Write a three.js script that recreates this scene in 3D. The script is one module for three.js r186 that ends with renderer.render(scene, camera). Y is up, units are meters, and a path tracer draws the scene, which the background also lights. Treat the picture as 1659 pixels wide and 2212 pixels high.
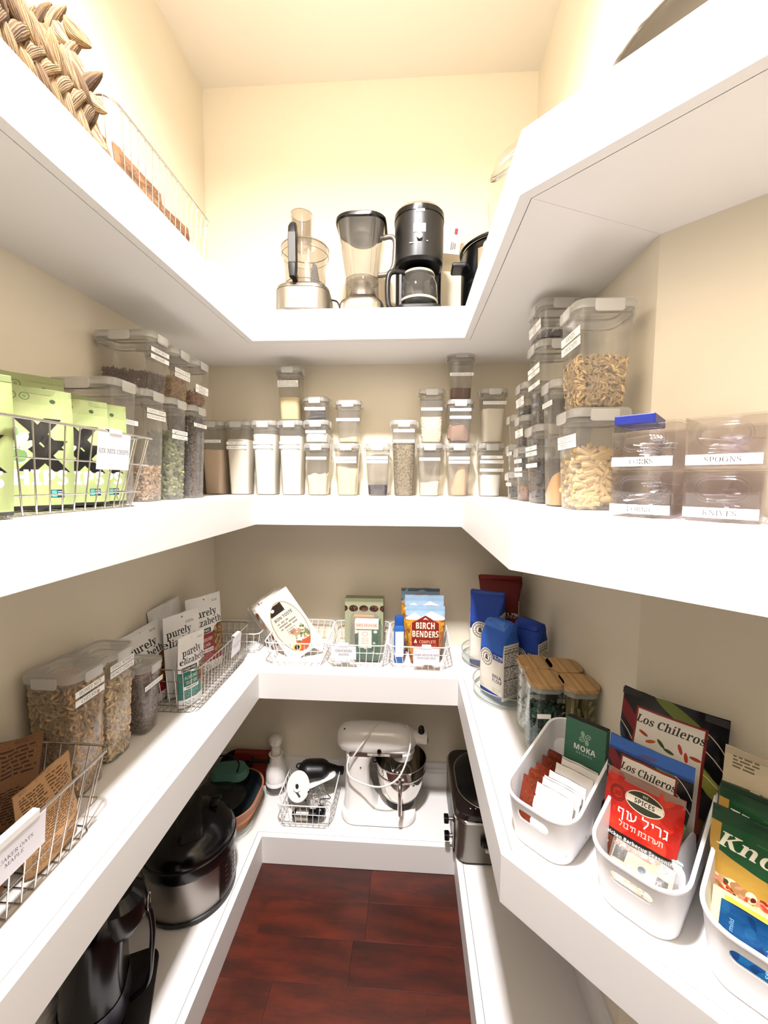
import * as THREE from 'three';
import { RoundedBoxGeometry } from 'three/addons/geometries/RoundedBoxGeometry.js';
import { mergeGeometries, toCreasedNormals } from 'three/addons/utils/BufferGeometryUtils.js';
import { ImprovedNoise } from 'three/addons/math/ImprovedNoise.js';
import { RectAreaLightUniformsLib } from 'three/addons/lights/RectAreaLightUniformsLib.js';
import { Brush, Evaluator, SUBTRACTION } from 'three-bvh-csg';

// ---------------------------------------------------------------- camera, light, exposure
const scene = new THREE.Scene();
scene.background = new THREE.Color(0x000000);
const camera = new THREE.PerspectiveCamera(102.49, 1659 / 2212, 0.05, 30);
camera.rotation.order = 'YXZ';
camera.position.set(0, 1.473, 0);
camera.rotation.set(-0.0761, 0.0605, 0.0051);
const renderer = new THREE.WebGLRenderer({ antialias: true });
renderer.toneMapping = THREE.LinearToneMapping;
renderer.toneMappingExposure = 1.0;
renderer.shadowMap.enabled = true;
const LAMP_AT = [-0.16, 3.1, -0.28], LAMP_SIZE = 0.155, LAMP_LIGHT = 1880;
RectAreaLightUniformsLib.init();
const lampLight = new THREE.RectAreaLight(0xfefbff, LAMP_LIGHT, LAMP_SIZE, LAMP_SIZE);
lampLight.name = 'ceiling_lamp_light';
lampLight.position.set(LAMP_AT[0], LAMP_AT[1] - 0.004, LAMP_AT[2]);
lampLight.rotation.x = -Math.PI / 2;
scene.add(lampLight);

// ---------------------------------------------------------------- measures of the pantry (metres)
const XL = -0.5513, XR = 0.1833, ZF = -1.4475;            // shelf front edges
const WL = -0.8586, WR = 0.4875, WB = -1.7563, ZC = -0.75, ZW = -0.877;   // walls; where fronts and wall turn 45 degrees
const CEIL = 3.0648;
const T = [2.0617, 1.4127, 0.7591, 0.1083], B = [1.958, 1.3129, 0.6601, 0.0];   // shelf tops and undersides
const [T1, T2, T3, T4] = T;
const Q = Math.SQRT1_2, DIAG = -Math.PI / 4;
// a point on the angled shelf: t along its front, n out from its front edge (negative = towards the wall)
const dg = (t, y, n) => [XR + Q * t - Q * n, y, ZC + Q * t + Q * n];

// ---------------------------------------------------------------- helpers
let seed0 = 7;
const rng = (s) => { let a = s >>> 0; return () => { a |= 0; a = a + 0x6D2B79F5 | 0; let t = Math.imul(a ^ a >>> 15, 1 | a); t = t + Math.imul(t ^ t >>> 7, 61 | t) ^ t; return ((t ^ t >>> 14) >>> 0) / 4294967296; }; };
const noise3 = new ImprovedNoise();
const N = (x, y, z) => noise3.noise(x, y, z);
const used = {};
function numbered(n) { const k = used[n] = (used[n] ?? -1) + 1; return k ? `${n}_${String(k).padStart(3, '0')}` : n; }
function tag(o, label, category, group) { Object.assign(o.userData, { label, category }); if (group) o.userData.group = group; return o; }
function thing(name, label, category, at = [0, 0, 0], turn = 0, group) {
  const o = new THREE.Group(); o.name = numbered(name); scene.add(o);
  o.position.set(...at); o.rotation.y = turn;
  return tag(o, label, category, group);
}
function part(name, geo, mat, parent, label) {
  const g = Array.isArray(geo) ? merge(geo) : geo;
  const m = new THREE.Mesh(g, mat); m.castShadow = m.receiveShadow = true;
  m.name = name; parent.add(m);
  if (label) m.userData.label = label;
  return m;
}
function solo(name, geo, mat, label, category, at, turn = 0, group) {
  const m = part(numbered(name), geo, mat, scene); m.position.set(...at); m.rotation.y = turn;
  return tag(m, label, category, group);
}
function structure(name, geo, mat) { const m = part(name, geo, mat, scene); m.userData.kind = 'structure'; return m; }
function merge(gs) {
  return mergeGeometries(gs.map((g) => {
    const h = g.index ? g.toNonIndexed() : g.clone();
    for (const k of Object.keys(h.attributes)) if (!['position', 'normal', 'uv'].includes(k)) h.deleteAttribute(k);
    if (!h.attributes.uv) h.setAttribute('uv', new THREE.BufferAttribute(new Float32Array(h.attributes.position.count * 2), 2));
    h.morphAttributes = {};
    return h;
  }));
}
const mv = (g, x = 0, y = 0, z = 0, rx = 0, ry = 0, rz = 0) => { if (rx) g.rotateX(rx); if (ry) g.rotateY(ry); if (rz) g.rotateZ(rz); return g.translate(x, y, z); };
const box = (w, h, d, x = 0, y = 0, z = 0) => new THREE.BoxGeometry(w, h, d).translate(x, y, z);
const rbox = (w, h, d, r, x = 0, y = 0, z = 0, s = 2) => new RoundedBoxGeometry(w, h, d, s, Math.min(r, w / 2.01, h / 2.01, d / 2.01)).translate(x, y, z);
const cyl = (r1, r2, h, x = 0, y = 0, z = 0, n = 32, open = false) => new THREE.CylinderGeometry(r1, r2, h, n, 1, open).translate(x, y, z);
const lathe = (pts, n = 40) => { const g = new THREE.LatheGeometry(pts.map((p) => new THREE.Vector2(Math.max(p[0], 1e-5), p[1])), n); return toCreasedNormals(g, 0.7); };
const V = (a) => new THREE.Vector3(...a);
function tube(pts, r, closed = false, seg = 0, rs = 6) {
  const c = new THREE.CatmullRomCurve3(pts.map(V), closed, 'centripetal');
  return new THREE.TubeGeometry(c, seg || Math.max(8, pts.length * 5), r, rs, closed);
}
function rod(a, b, r, n = 5) {
  const A = V(a), D = V(b).sub(A), L = D.length();
  const g = new THREE.CylinderGeometry(r, r, L, n, 1, true).translate(0, L / 2, 0);
  g.applyQuaternion(new THREE.Quaternion().setFromUnitVectors(new THREE.Vector3(0, 1, 0), D.normalize()));
  return g.translate(...a);
}
// closed outline of a rounded rectangle in the xz plane
function rrect(w, d, r, k = 5) {
  const p = []; r = Math.min(r, w / 2 - 1e-5, d / 2 - 1e-5);
  const c = [[1, 1, 0], [-1, 1, 1], [-1, -1, 2], [1, -1, 3]];
  for (const [sx, sz, q] of c) for (let i = 0; i <= k; i++) {
    const a = (q + i / k) * Math.PI / 2;
    p.push([sx * (w / 2 - r) + Math.cos(a) * r, sz * (d / 2 - r) + Math.sin(a) * r]);
  }
  return p;
}
// skin over rounded-rectangle rings {y, w, d, r, x, z, f(x,z)->dy}; caps optional
function loft(rings, { k = 5, bottom = true, top = true, crease = 0.6, f } = {}) {
  const P = [], U = [], I = [];
  const n = 4 * (k + 1);
  rings.forEach((g) => rrect(g.w, g.d, g.r ?? 0.01, k).forEach(([x, z], i) => {
    const q = [x + (g.x ?? 0), g.y, z + (g.z ?? 0)];
    if (f) f(q, g);
    P.push(...q); U.push(i / n, g.y);
  }));
  for (let j = 0; j < rings.length - 1; j++) for (let i = 0; i < n; i++) {
    const a = j * n + i, b = j * n + (i + 1) % n, c = a + n, d = b + n;
    I.push(a, c, b, b, c, d);
  }
  const cap = (j, up) => {
    const g = rings[j], c = P.length / 3, q = [g.x ?? 0, g.y, g.z ?? 0];
    if (f) f(q, g);
    P.push(...q); U.push(0.5, g.y);
    for (let i = 0; i < n; i++) { const a = j * n + i, b = j * n + (i + 1) % n; up ? I.push(c, b, a) : I.push(c, a, b); }
  };
  if (bottom) cap(0, false);
  if (top) cap(rings.length - 1, true);
  const g = new THREE.BufferGeometry();
  g.setAttribute('position', new THREE.Float32BufferAttribute(P, 3));
  g.setAttribute('uv', new THREE.Float32BufferAttribute(U, 2));
  g.setIndex(I);
  g.computeVertexNormals();
  return crease ? toCreasedNormals(g, crease) : g;
}
// upright prism over a plan outline [[x, z], ...]
function prism(pts, y0, y1) {
  const s = new THREE.Shape(pts.map(([x, z]) => new THREE.Vector2(x, -z)));
  return new THREE.ExtrudeGeometry(s, { depth: y1 - y0, bevelEnabled: false }).rotateX(-Math.PI / 2).translate(0, y0, 0);
}
function plate(pts, depth, bevel = 0) {   // flat shape in xy, extruded along +z
  const s = new THREE.Shape(pts.map((p) => new THREE.Vector2(...p)));
  return new THREE.ExtrudeGeometry(s, { depth, bevelEnabled: bevel > 0, bevelSize: bevel, bevelThickness: bevel, bevelSegments: 2, curveSegments: 8 });
}
// planar uv over x and y of a geometry, 0..1
function planar(g, w, h, x0 = -w / 2, y0 = 0) {
  const p = g.attributes.position, u = new Float32Array(p.count * 2);
  for (let i = 0; i < p.count; i++) { u[2 * i] = (p.getX(i) - x0) / w; u[2 * i + 1] = (p.getY(i) - y0) / h; }
  g.setAttribute('uv', new THREE.BufferAttribute(u, 2)); return g;
}

// ---------------------------------------------------------------- materials
const std = (color, roughness = 0.6, metalness = 0, extra = {}) => new THREE.MeshStandardMaterial({ color, roughness, metalness, ...extra });
const two = { side: THREE.DoubleSide };
function canvasTex(w, h, draw, srgb = true) {
  const c = document.createElement('canvas'); c.width = w; c.height = h;
  draw(c.getContext('2d'), w, h);
  const t = new THREE.CanvasTexture(c); if (srgb) t.colorSpace = THREE.SRGBColorSpace;
  t.wrapS = t.wrapT = THREE.RepeatWrapping; return t;
}
function bumpTex(size, f) {
  const a = new Uint8Array(size * size * 4);
  for (let y = 0; y < size; y++) for (let x = 0; x < size; x++) { const v = Math.max(0, Math.min(255, 128 + 127 * f(x, y))); a.set([v, v, v, 255], 4 * (y * size + x)); }
  const t = new THREE.DataTexture(a, size, size); t.magFilter = t.minFilter = THREE.LinearFilter; t.wrapS = t.wrapT = THREE.RepeatWrapping; t.needsUpdate = true; return t;
}
const peel = bumpTex(256, (x, y) => 0.5 * N(x / 8, y / 8, 0) + 0.4 * N(x / 3, y / 3, 4)); peel.repeat.set(2, 2);
const crinkle = bumpTex(256, (x, y) => 0.6 * N(x / 30, y / 60, 1) + 0.4 * Math.abs(N(x / 14, y / 22, 3)));
const M = {
  wall: std(0xe5dbc5, 0.85, 0, { bumpMap: peel, bumpScale: 0.0008 }),
  ceiling: std(0xebe2d2, 0.9),
  shelf: std(0xe7e4e0, 0.5),
  trim: std(0xe4e1dc, 0.45),
  plastic: new THREE.MeshPhysicalMaterial({ color: 0xeceae6, roughness: 0.12, transmission: 0.9, thickness: 0, ior: 1.45, side: THREE.DoubleSide }),
  lid: new THREE.MeshPhysicalMaterial({ color: 0xf4f3f0, roughness: 0.2, transmission: 0.75, thickness: 0, ior: 1.45, side: THREE.DoubleSide }),
  latch: new THREE.MeshPhysicalMaterial({ color: 0xf4f3f0, roughness: 0.22, transmission: 0.66, thickness: 0, ior: 1.45, side: THREE.DoubleSide }),
  seal: std(0x8d8980, 0.6),
  glass: new THREE.MeshPhysicalMaterial({ color: 0xf7faf8, roughness: 0.03, transmission: 1, thickness: 0, ior: 1.5, side: THREE.DoubleSide }),
  smoke: new THREE.MeshPhysicalMaterial({ color: 0xdcd8d1, roughness: 0.05, transmission: 0.95, thickness: 0, ior: 1.5, side: THREE.DoubleSide }),
  chrome: std(0xc9c5be, 0.22, 1),
  wire: std(0xf4f2ee, 0.35),
  steel: std(0xb9b4ab, 0.28, 1),
  brushed: std(0x9a958c, 0.38, 1),
  mirror: std(0xd8d4ce, 0.07, 1),
  black: std(0x09090a, 0.4),
  gloss: std(0x050506, 0.2),
  rubber: std(0x141414, 0.7),
  darkgrey: std(0x4a4845, 0.45),
  white: std(0xf4f2ee, 0.3),
  enamel: new THREE.MeshPhysicalMaterial({ color: 0xf3f0ea, roughness: 0.25, clearcoat: 0.6, clearcoatRoughness: 0.08 }),
  bin: std(0xf1f0f2, 0.42),
  card: std(0xe9e6ea, 0.7),
  film: new THREE.MeshPhysicalMaterial({ color: 0xf2f2f0, roughness: 0.12, transmission: 0.93, thickness: 0, ior: 1.45, side: THREE.DoubleSide }),
};

// ---------------------------------------------------------------- small printed labels, all on one sheet of paper texture
const ATLAS = document.createElement('canvas'); ATLAS.width = 2048; ATLAS.height = 2048;
const actx = ATLAS.getContext('2d'); actx.fillStyle = '#fbfaf6'; actx.fillRect(0, 0, 2048, 2048);
let ax = 0, ay = 0, ah = 0;
function slot(w, h) { if (ax + w > 2048) { ax = 0; ay += ah; ah = 0; } const s = [ax, ay, w, h]; ax += w; ah = Math.max(ah, h); return s; }
function inked(w, h, lines, { px = 9000, font = 'serif', weight = '', color = '#3a3735', size = 0.62, bg = '#fbfaf6', align = 'center', gap = 1.25 } = {}) {
  const W = Math.min(w > 0.086 || h > 0.014 ? 400 : 260, Math.ceil(w * px)), H = Math.max(8, Math.ceil(h * px * W / Math.ceil(w * px)));
  const [x, y] = slot(W, H);
  actx.fillStyle = bg; actx.fillRect(x, y, W, H); actx.fillStyle = color; actx.textBaseline = 'middle'; actx.textAlign = align;
  const L = lines.length, fs = Math.min(H * size / (L > 1 ? L * 0.8 : 1), 60);
  let f = fs; actx.font = `${weight} ${f}px ${font}`;
  const widest = Math.max(...lines.map((s) => actx.measureText(s).width)); if (widest > W * 0.94) f *= W * 0.94 / widest;
  actx.font = `${weight} ${f}px ${font}`;
  lines.forEach((s, i) => actx.fillText(s, align === 'center' ? x + W / 2 : x + W * 0.04, y + H / 2 + (i - (L - 1) / 2) * f * gap));
  return [x, y, W, H];
}
function paper(w, h, lines, opts = {}) {          // a sheet of paper with its own thickness; face towards +z
  const [x, y, W, H] = inked(w, h, lines, opts);
  const g = new THREE.BoxGeometry(w, h, 0.0006);
  const u = g.attributes.uv, nrm = g.attributes.normal;
  for (let i = 0; i < u.count; i++) {
    const front = nrm.getZ(i) > 0.5, a = front ? u.getX(i) : 0.02, b = front ? u.getY(i) : 0.02;
    u.setXY(i, (x + 0.5 + a * (W - 1)) / 2048, 1 - (y + 0.5 + (1 - b) * (H - 1)) / 2048);
  }
  return g;
}
const atlasTex = new THREE.CanvasTexture(ATLAS); atlasTex.colorSpace = THREE.SRGBColorSpace;
M.paper = std(0xffffff, 0.75, 0, { map: atlasTex });
// ---------------------------------------------------------------- room shell
const END = 0.42, DL = 1.35;                       // near wall; length of the 45-degree wall
const DX = WR + DL * Q, DZ = ZW + DL * Q;
structure('wall_left', box(0.1, CEIL, END - WB + 0.2, WL - 0.05, CEIL / 2, (END + WB) / 2), M.wall);
structure('wall_back', box(WR - WL, CEIL, 0.1, (WL + WR) / 2, CEIL / 2, WB - 0.05), M.wall);
structure('wall_right', prism([[WR, WB - 0.1], [WR + 0.1, WB - 0.1], [WR + 0.1, ZW - 0.0414], [WR, ZW]], 0, CEIL), M.wall);
structure('wall_angled', prism([[WR, ZW], [WR + 0.1, ZW - 0.0414], [DX + 0.1, DZ - 0.0414], [DX, DZ]], 0, CEIL), M.wall);
structure('wall_right_near', prism([[DX, DZ], [DX + 0.1, DZ - 0.0414], [DX + 0.1, END + 0.1], [DX, END + 0.1]], 0, CEIL), M.wall);
// near wall with the open doorway the picture is taken through; the hall beyond is unlit
const DO = [-0.56, 0.62, 2.12];
structure('wall_near', [box(DO[0] - WL, CEIL, 0.1, (WL + DO[0]) / 2, CEIL / 2, END + 0.05), box(DX - DO[1], CEIL, 0.1, (DX + DO[1]) / 2, CEIL / 2, END + 0.05), box(DO[1] - DO[0], CEIL - DO[2], 0.1, (DO[0] + DO[1]) / 2, (CEIL + DO[2]) / 2, END + 0.05)], M.wall);
structure('trim_1', [box(0.07, DO[2] + 0.07, 0.016, DO[0] - 0.035, (DO[2] + 0.07) / 2, END - 0.008), box(0.07, DO[2] + 0.07, 0.016, DO[1] + 0.035, (DO[2] + 0.07) / 2, END - 0.008), box(DO[1] - DO[0], 0.07, 0.016, (DO[0] + DO[1]) / 2, DO[2] + 0.035, END - 0.008)], M.trim);
{
  const s = new THREE.Shape([[WL - 0.1, WB - 0.1], [DX + 0.1, WB - 0.1], [DX + 0.1, END + 0.1], [WL - 0.1, END + 0.1]].map(([x, z]) => new THREE.Vector2(x, -z)));
  const h = new THREE.Path(); h.absarc(LAMP_AT[0], -LAMP_AT[2], 0.104, 0, 6.2832, true); s.holes.push(h);
  structure('ceiling', new THREE.ExtrudeGeometry(s, { depth: 0.12, bevelEnabled: false, curveSegments: 40 }).rotateX(-Math.PI / 2).translate(0, CEIL, 0), M.ceiling);
}

// floor: cherry boards laid across the aisle on a sub-floor
{
  const fl = new THREE.Group(); fl.name = 'floor'; fl.userData.kind = 'structure'; scene.add(fl);
  part('subfloor', box(DX - WL + 0.2, 0.1, END - WB + 0.2, (DX + WL) / 2, -0.069, (END + WB) / 2), std(0x1c0804, 0.9), fl);
  const wood = canvasTex(1024, 512, (c, w, h) => {
    const im = c.createImageData(w, h);
    for (let y = 0; y < h; y++) for (let x = 0; x < w; x++) {
      const a = N(x / 160, y / 22, 3), b = N(x / 50, y / 5, 9), d = N(x / 300, y / 90, 1), e = N(x / 14, y / 2, 5);
      const v = 0.8 + 0.30 * a + 0.14 * b + 0.25 * d + 0.08 * e;
      im.data.set([86 * v, 29 * v, 10 * v, 255], 4 * (y * w + x));
    }
    c.putImageData(im, 0, 0);
  });
  const woods = [0xffffff, 0xf0e4e0, 0xfff2e2, 0xdccbc4].map((c) => new THREE.MeshPhysicalMaterial({ color: c, map: wood, roughness: 0.42, clearcoat: 0.12, clearcoatRoughness: 0.2 }));
  const r = rng(11), RW = 0.121;
  for (let i = 0, z = -1.4455; z < END; z += RW, i++) {
    let x = -0.62 - r() * 0.5; const xe = XR + Math.max(0, (z + RW - ZC)) * 1.0 + 0.02 + (z > 0 ? 0.2 : 0);
    while (x < Math.min(xe, DX)) {
      const L = 0.42 + r() * 0.62, a = Math.max(x, -0.56), b = Math.min(x + L, Math.min(xe, DX));
      if (b - a > 0.03) {
        const g = rbox(b - a - 0.0005, 0.018, RW - 0.0005, 0.0003, (a + b) / 2, -0.009, z + RW / 2, 1);
        const p = g.attributes.position, u = g.attributes.uv, o = [r() * 3, r() * 3];
        for (let k = 0; k < p.count; k++) u.setXY(k, o[0] + p.getX(k) * 1.1, o[1] + p.getZ(k) * 1.3);
        part('plank', g, woods[Math.floor(r() * 4)], fl);
      }
      x += L;
    }
  }
}

// ---------------------------------------------------------------- the built-in shelves: four U-shaped levels with a deep front edge
const SL = 1.0, ZN = 0.35, FT = 0.021, GAP = 0.0016;   // length of the angled run, near end of the left run, fascia thickness, seam
const SHELF_LABELS = ['highest white built-in shelf, carrying the black coffee maker and blender', 'second white built-in shelf from the top, lined with labelled clear containers',
  'third white built-in shelf from the top, with wire baskets and white bins', 'lowest white built-in shelf just above the wooden floor, holding the stand mixer'];
T.forEach((t, i) => {
  const b = B[i], s = thing('pantry_shelf', SHELF_LABELS[i], 'shelf');
  const k = Math.tan(Math.PI / 8);
  const inset = (d) => ({ l: XL - d, r: XR + d, f: ZF - d, cz: ZC - d * k, cx: XR + d });
  const o = inset(0), n = inset(FT), m = inset(FT + GAP);
  const e = (q) => [q.cx + SL * Q, q.cz + SL * Q];
  part('board', prism([[WL, WB], [m.l, WB], [m.l, ZN], [WL, ZN]], b, t), M.shelf, s);
  part('board', prism([[m.l, WB], [m.r, WB], [m.r, m.f], [m.l, m.f]], b, t), M.shelf, s);
  part('board', prism([[m.r, WB], [WR, WB], [WR, ZW], [m.cx, m.cz]], b, t), M.shelf, s);
  part('board', prism([[m.cx + 0.0006, m.cz + 0.0004], [WR + 0.0006, ZW + 0.0004], [WR + SL * Q, ZW + SL * Q], e(m)], b, t), M.shelf, s);
  part('fascia', prism([[o.l, o.f], [o.l, ZN], [n.l, ZN], [n.l, n.f]], b, t), M.shelf, s);
  part('fascia', prism([[o.l, o.f], [n.l, n.f], [n.r, n.f], [o.r, o.f]], b, t), M.shelf, s);
  part('fascia', prism([[o.r, o.f], [n.r, n.f], [n.cx, n.cz], [o.cx, o.cz]], b, t), M.shelf, s);
  part('fascia', prism([[o.cx, o.cz], [n.cx, n.cz], e(n), e(o)], b, t), M.shelf, s);
});

// moulded skirting that runs round the walls at the lowest shelf
{
  const prof = [[0, 0], [0.016, 0], [0.016, 0.07], [0.013, 0.078], [0.013, 0.086], [0.009, 0.094], [0.006, 0.112], [0, 0.115]];
  const run = (name, a, bb, flip) => {
    const A = new THREE.Vector3(a[0], T4, a[1]), D = new THREE.Vector3(bb[0], T4, bb[1]).sub(A), L = D.length();
    const g = plate(prof, L); g.rotateY(Math.PI / 2);     // profile x -> -z, length -> +x
    const h = structure(name, g, M.trim); h.position.copy(A); h.rotation.y = Math.atan2(-D.z, D.x);
    return h;
  };
  run('baseboard_back', [WR - 0.001, WB], [WL + 0.001, WB]);
  run('baseboard_left', [WL, WB + 0.017], [WL, ZN]);
  run('baseboard_right', [WR, ZW], [WR, WB + 0.017]);
  run('baseboard_angled', [WR + SL * Q, ZW + SL * Q], [WR, ZW]);
}

// recessed ceiling lamp over the aisle, above and behind the top of the picture
{
  const l = thing('ceiling_lamp', 'round recessed lamp set into the pantry ceiling', 'lamp', [LAMP_AT[0], CEIL, LAMP_AT[2]]);
  part('trim_ring', lathe([[0.1, -0.001], [0.122, -0.001], [0.124, -0.004], [0.118, -0.008], [0.102, -0.008], [0.1, -0.004], [0.1, -0.001]], 48), M.white, l);
  part('can', lathe([[0.1, -0.002], [0.1, 0.044], [0.0, 0.046]], 48), M.white, l);
  part('diffuser', lathe([[0, LAMP_AT[1] - CEIL], [0.094, LAMP_AT[1] - CEIL], [0.097, LAMP_AT[1] - CEIL + 0.004]], 48), new THREE.MeshStandardMaterial({ color: 0xffffff, emissive: 0xfefbff, emissiveIntensity: 3, roughness: 0.4 }), l);
}

// ---------------------------------------------------------------- builders
// Clear box with a frosted clip lid. w across the front, d deep, h tall with its lid; front towards +z.
const lidCache = {};
function container(label, { w = 0.108, d = 0.108, h = 0.3, at, turn = 0, strips = [], group, side = 0, name = 'food_container' }) {
  const t = thing(name, label, 'container', at, turn, group);
  const tp = 0.011 * Math.min(1, h / 0.2), hb = h - 0.016;
  const key = `${w}|${d}|${h}`;
  const G = lidCache[key] ??= (() => {
    const bw = w - 0.006, bd = d - 0.006;
    const R = 0.02;
    const body = loft([{ y: 0.0005, w: bw - 2 * tp - 0.008, d: bd - 2 * tp - 0.008, r: R - 0.004 }, { y: 0.004, w: bw - 2 * tp, d: bd - 2 * tp, r: R }, { y: hb, w: bw, d: bd, r: R + 0.003 }], { top: false, crease: 0.5 });
    const lidg = merge([
      loft([{ y: hb - 0.006, w: w + 0.001, d: d + 0.001, r: R + 0.004 }, { y: hb - 0.005, w: w + 0.003, d: d + 0.003, r: R + 0.005 }, { y: hb + 0.006, w: w + 0.003, d: d + 0.003, r: R + 0.005 }, { y: h - 0.004, w: w - 0.002, d: d - 0.002, r: R + 0.004 }, { y: h - 0.002, w: w - 0.012, d: d - 0.012, r: R }, { y: h - 0.002, w: w * 0.5, d: d * 0.5, r: R }], { bottom: false }),
    ]);
    const seal = loft([{ y: hb + 0.0062, w: w - 0.008, d: d - 0.008, r: R + 0.002 }, { y: hb + 0.0105, w: w - 0.008, d: d - 0.008, r: R + 0.002 }], { bottom: false, top: false });
    const lip = loft([{ y: hb - 0.016, w: w - 0.012, d: d - 0.012, r: R }, { y: hb - 0.013, w: w - 0.010, d: d - 0.010, r: R }], { bottom: false, top: false });
    const lw = (q) => Math.min(0.058, q * 0.46);
    const latch = (q) => { const a = lw(q); return loft([{ y: -0.013, w: a * 0.84, d: 0.0022, r: 0.001 }, { y: -0.010, w: a, d: 0.003, r: 0.0014 }, { y: 0.008, w: a, d: 0.003, r: 0.0014 }, { y: 0.0105, w: a * 0.96, d: 0.0022, r: 0.001 }], { k: 2 }); };
    const L = [[latch(w), 0, d / 2 + 0.0033, 0], [latch(w), 0, -d / 2 - 0.0033, 0], [latch(d), w / 2 + 0.0033, 0, Math.PI / 2], [latch(d), -w / 2 - 0.0033, 0, Math.PI / 2]].map(([g, x, z, r]) => mv(g, x, hb - 0.002, z, 0, r));
    return { body, lidg, seal, lip, L };
  })();
  part('body', G.body, M.plastic, t);
  const l = part('lid', G.lidg, M.lid, t);
  part('seal', [G.seal, G.lip], M.seal, l);
  G.L.forEach((g) => part('latch', g, M.latch, t));
  const tilt = Math.atan2(tp, hb);
  for (const [lines, y, sw = w * 0.8, off = 0, sh = 0.0115] of strips) {
    const g = paper(sw, sh, [].concat(lines), { size: 0.78 });
    const front = (d - 0.006) / 2 - tp * (1 - y / hb) + 0.0009;
    mv(g, off, y, front, tilt);
    part('paper_label', g, M.paper, t, `white strip label${lines === '' ? '' : ' with black lettering'}`);
  }
  return t;
}
// bulk dry goods standing as a block inside a container
function heap(name, label, category, { w = 0.108, d = 0.108, H = 0.3, fill, at, turn = 0, mat, slope = [0, 0], bump = 0.004, s = 1 }) {
  const tp = 0.011 * Math.min(1, H / 0.2), hb = H - 0.016, rings = [], sd = s * 13.7;
  const ring = (y, q, j) => { const e = 2 * tp * (1 - Math.min(y, hb) / hb); return { y, w: (w - 0.0075 - e) * q, d: (d - 0.0075 - e) * q, r: 0.02 * q, j }; };
  rings.push({ ...ring(0.0035, 0.98), r: 0.017 }, ring(0.006, 1), ring(fill * 0.5, 1), ring(fill, 1, 1));
  for (const q of [0.97, 0.85, 0.68, 0.5, 0.3, 0.12]) rings.push({ ...ring(fill, q), j: 1, y: fill + 0.0012 });
  const g = loft(rings, { k: 4, crease: 0.9, f: (q, ring) => { if (ring.j) q[1] += slope[0] * q[0] + slope[1] * q[2] + bump * (N(q[0] * 34 + sd, q[2] * 34, sd) + 0.5 * N(q[0] * 90, q[2] * 90, sd)); } });
  const m = solo(name, g, mat, label, category, at, turn); m.userData.kind = 'stuff';
  return m;
}
// countless small pieces lying inside a container: one instanced object
const dummy = new THREE.Object3D(), tint = new THREE.Color();
function pieces(name, label, category, { geo, mat, n, w = 0.108, d = 0.108, H = 0.3, fill, at, turn = 0, seed = 1, flat = 0, shell = 0.8, size = 0.006, slope = [0, 0], vary = 0.18, lay, y0 = 0.005, taper = true, mx = size, mz = size }) {
  const r = rng(seed * 977 + 5), m = new THREE.InstancedMesh(geo, mat, n);
  const tp = taper ? 0.011 * Math.min(1, H / 0.2) : 0, hb = H - 0.016;
  for (let i = 0; i < n; i++) {
    const q = r() < 0.16 ? 1 : r(), y = y0 + size * 0.6 + (fill - y0 - size) * q;
    const e = 2 * tp * (1 - y / hb), X = (w - 0.008 - e) / 2 - mx, Z = (d - 0.008 - e) / 2 - mz;
    let x = (2 * r() - 1) * X, z = (2 * r() - 1) * Z;
    if (r() < shell && q < 0.97) { if (r() < 0.5) x = Math.sign(x) * X * (1 - 0.12 * r()); else z = Math.sign(z) * Z * (1 - 0.12 * r()); }
    const rr = Math.min(X, Z) * 0.3, cx = Math.abs(x) - (X - rr), cz = Math.abs(z) - (Z - rr);
    if (cx > 0 && cz > 0) { const L = Math.hypot(cx, cz); if (L > rr) { x = Math.sign(x) * (X - rr + cx * rr / L); z = Math.sign(z) * (Z - rr + cz * rr / L); } }
    dummy.position.set(x, Math.max(y0 + size * 0.5, y + q * (slope[0] * x + slope[1] * z)), z);
    if (lay) lay(dummy, r); else dummy.rotation.set(flat ? (r() - 0.5) * 0.8 : r() * 6.3, r() * 6.3, flat ? (r() - 0.5) * 0.8 : r() * 6.3);
    const k = 0.88 + 0.24 * r(); dummy.scale.setScalar(k); dummy.updateMatrix(); m.setMatrixAt(i, dummy.matrix);
    m.setColorAt(i, tint.setScalar(1 - vary * r()));
  }
  m.castShadow = m.receiveShadow = true;
  m.name = numbered(name); m.position.set(...at); m.rotation.y = turn; scene.add(m);
  m.userData.kind = 'stuff'; return tag(m, label, category);
}
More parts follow.
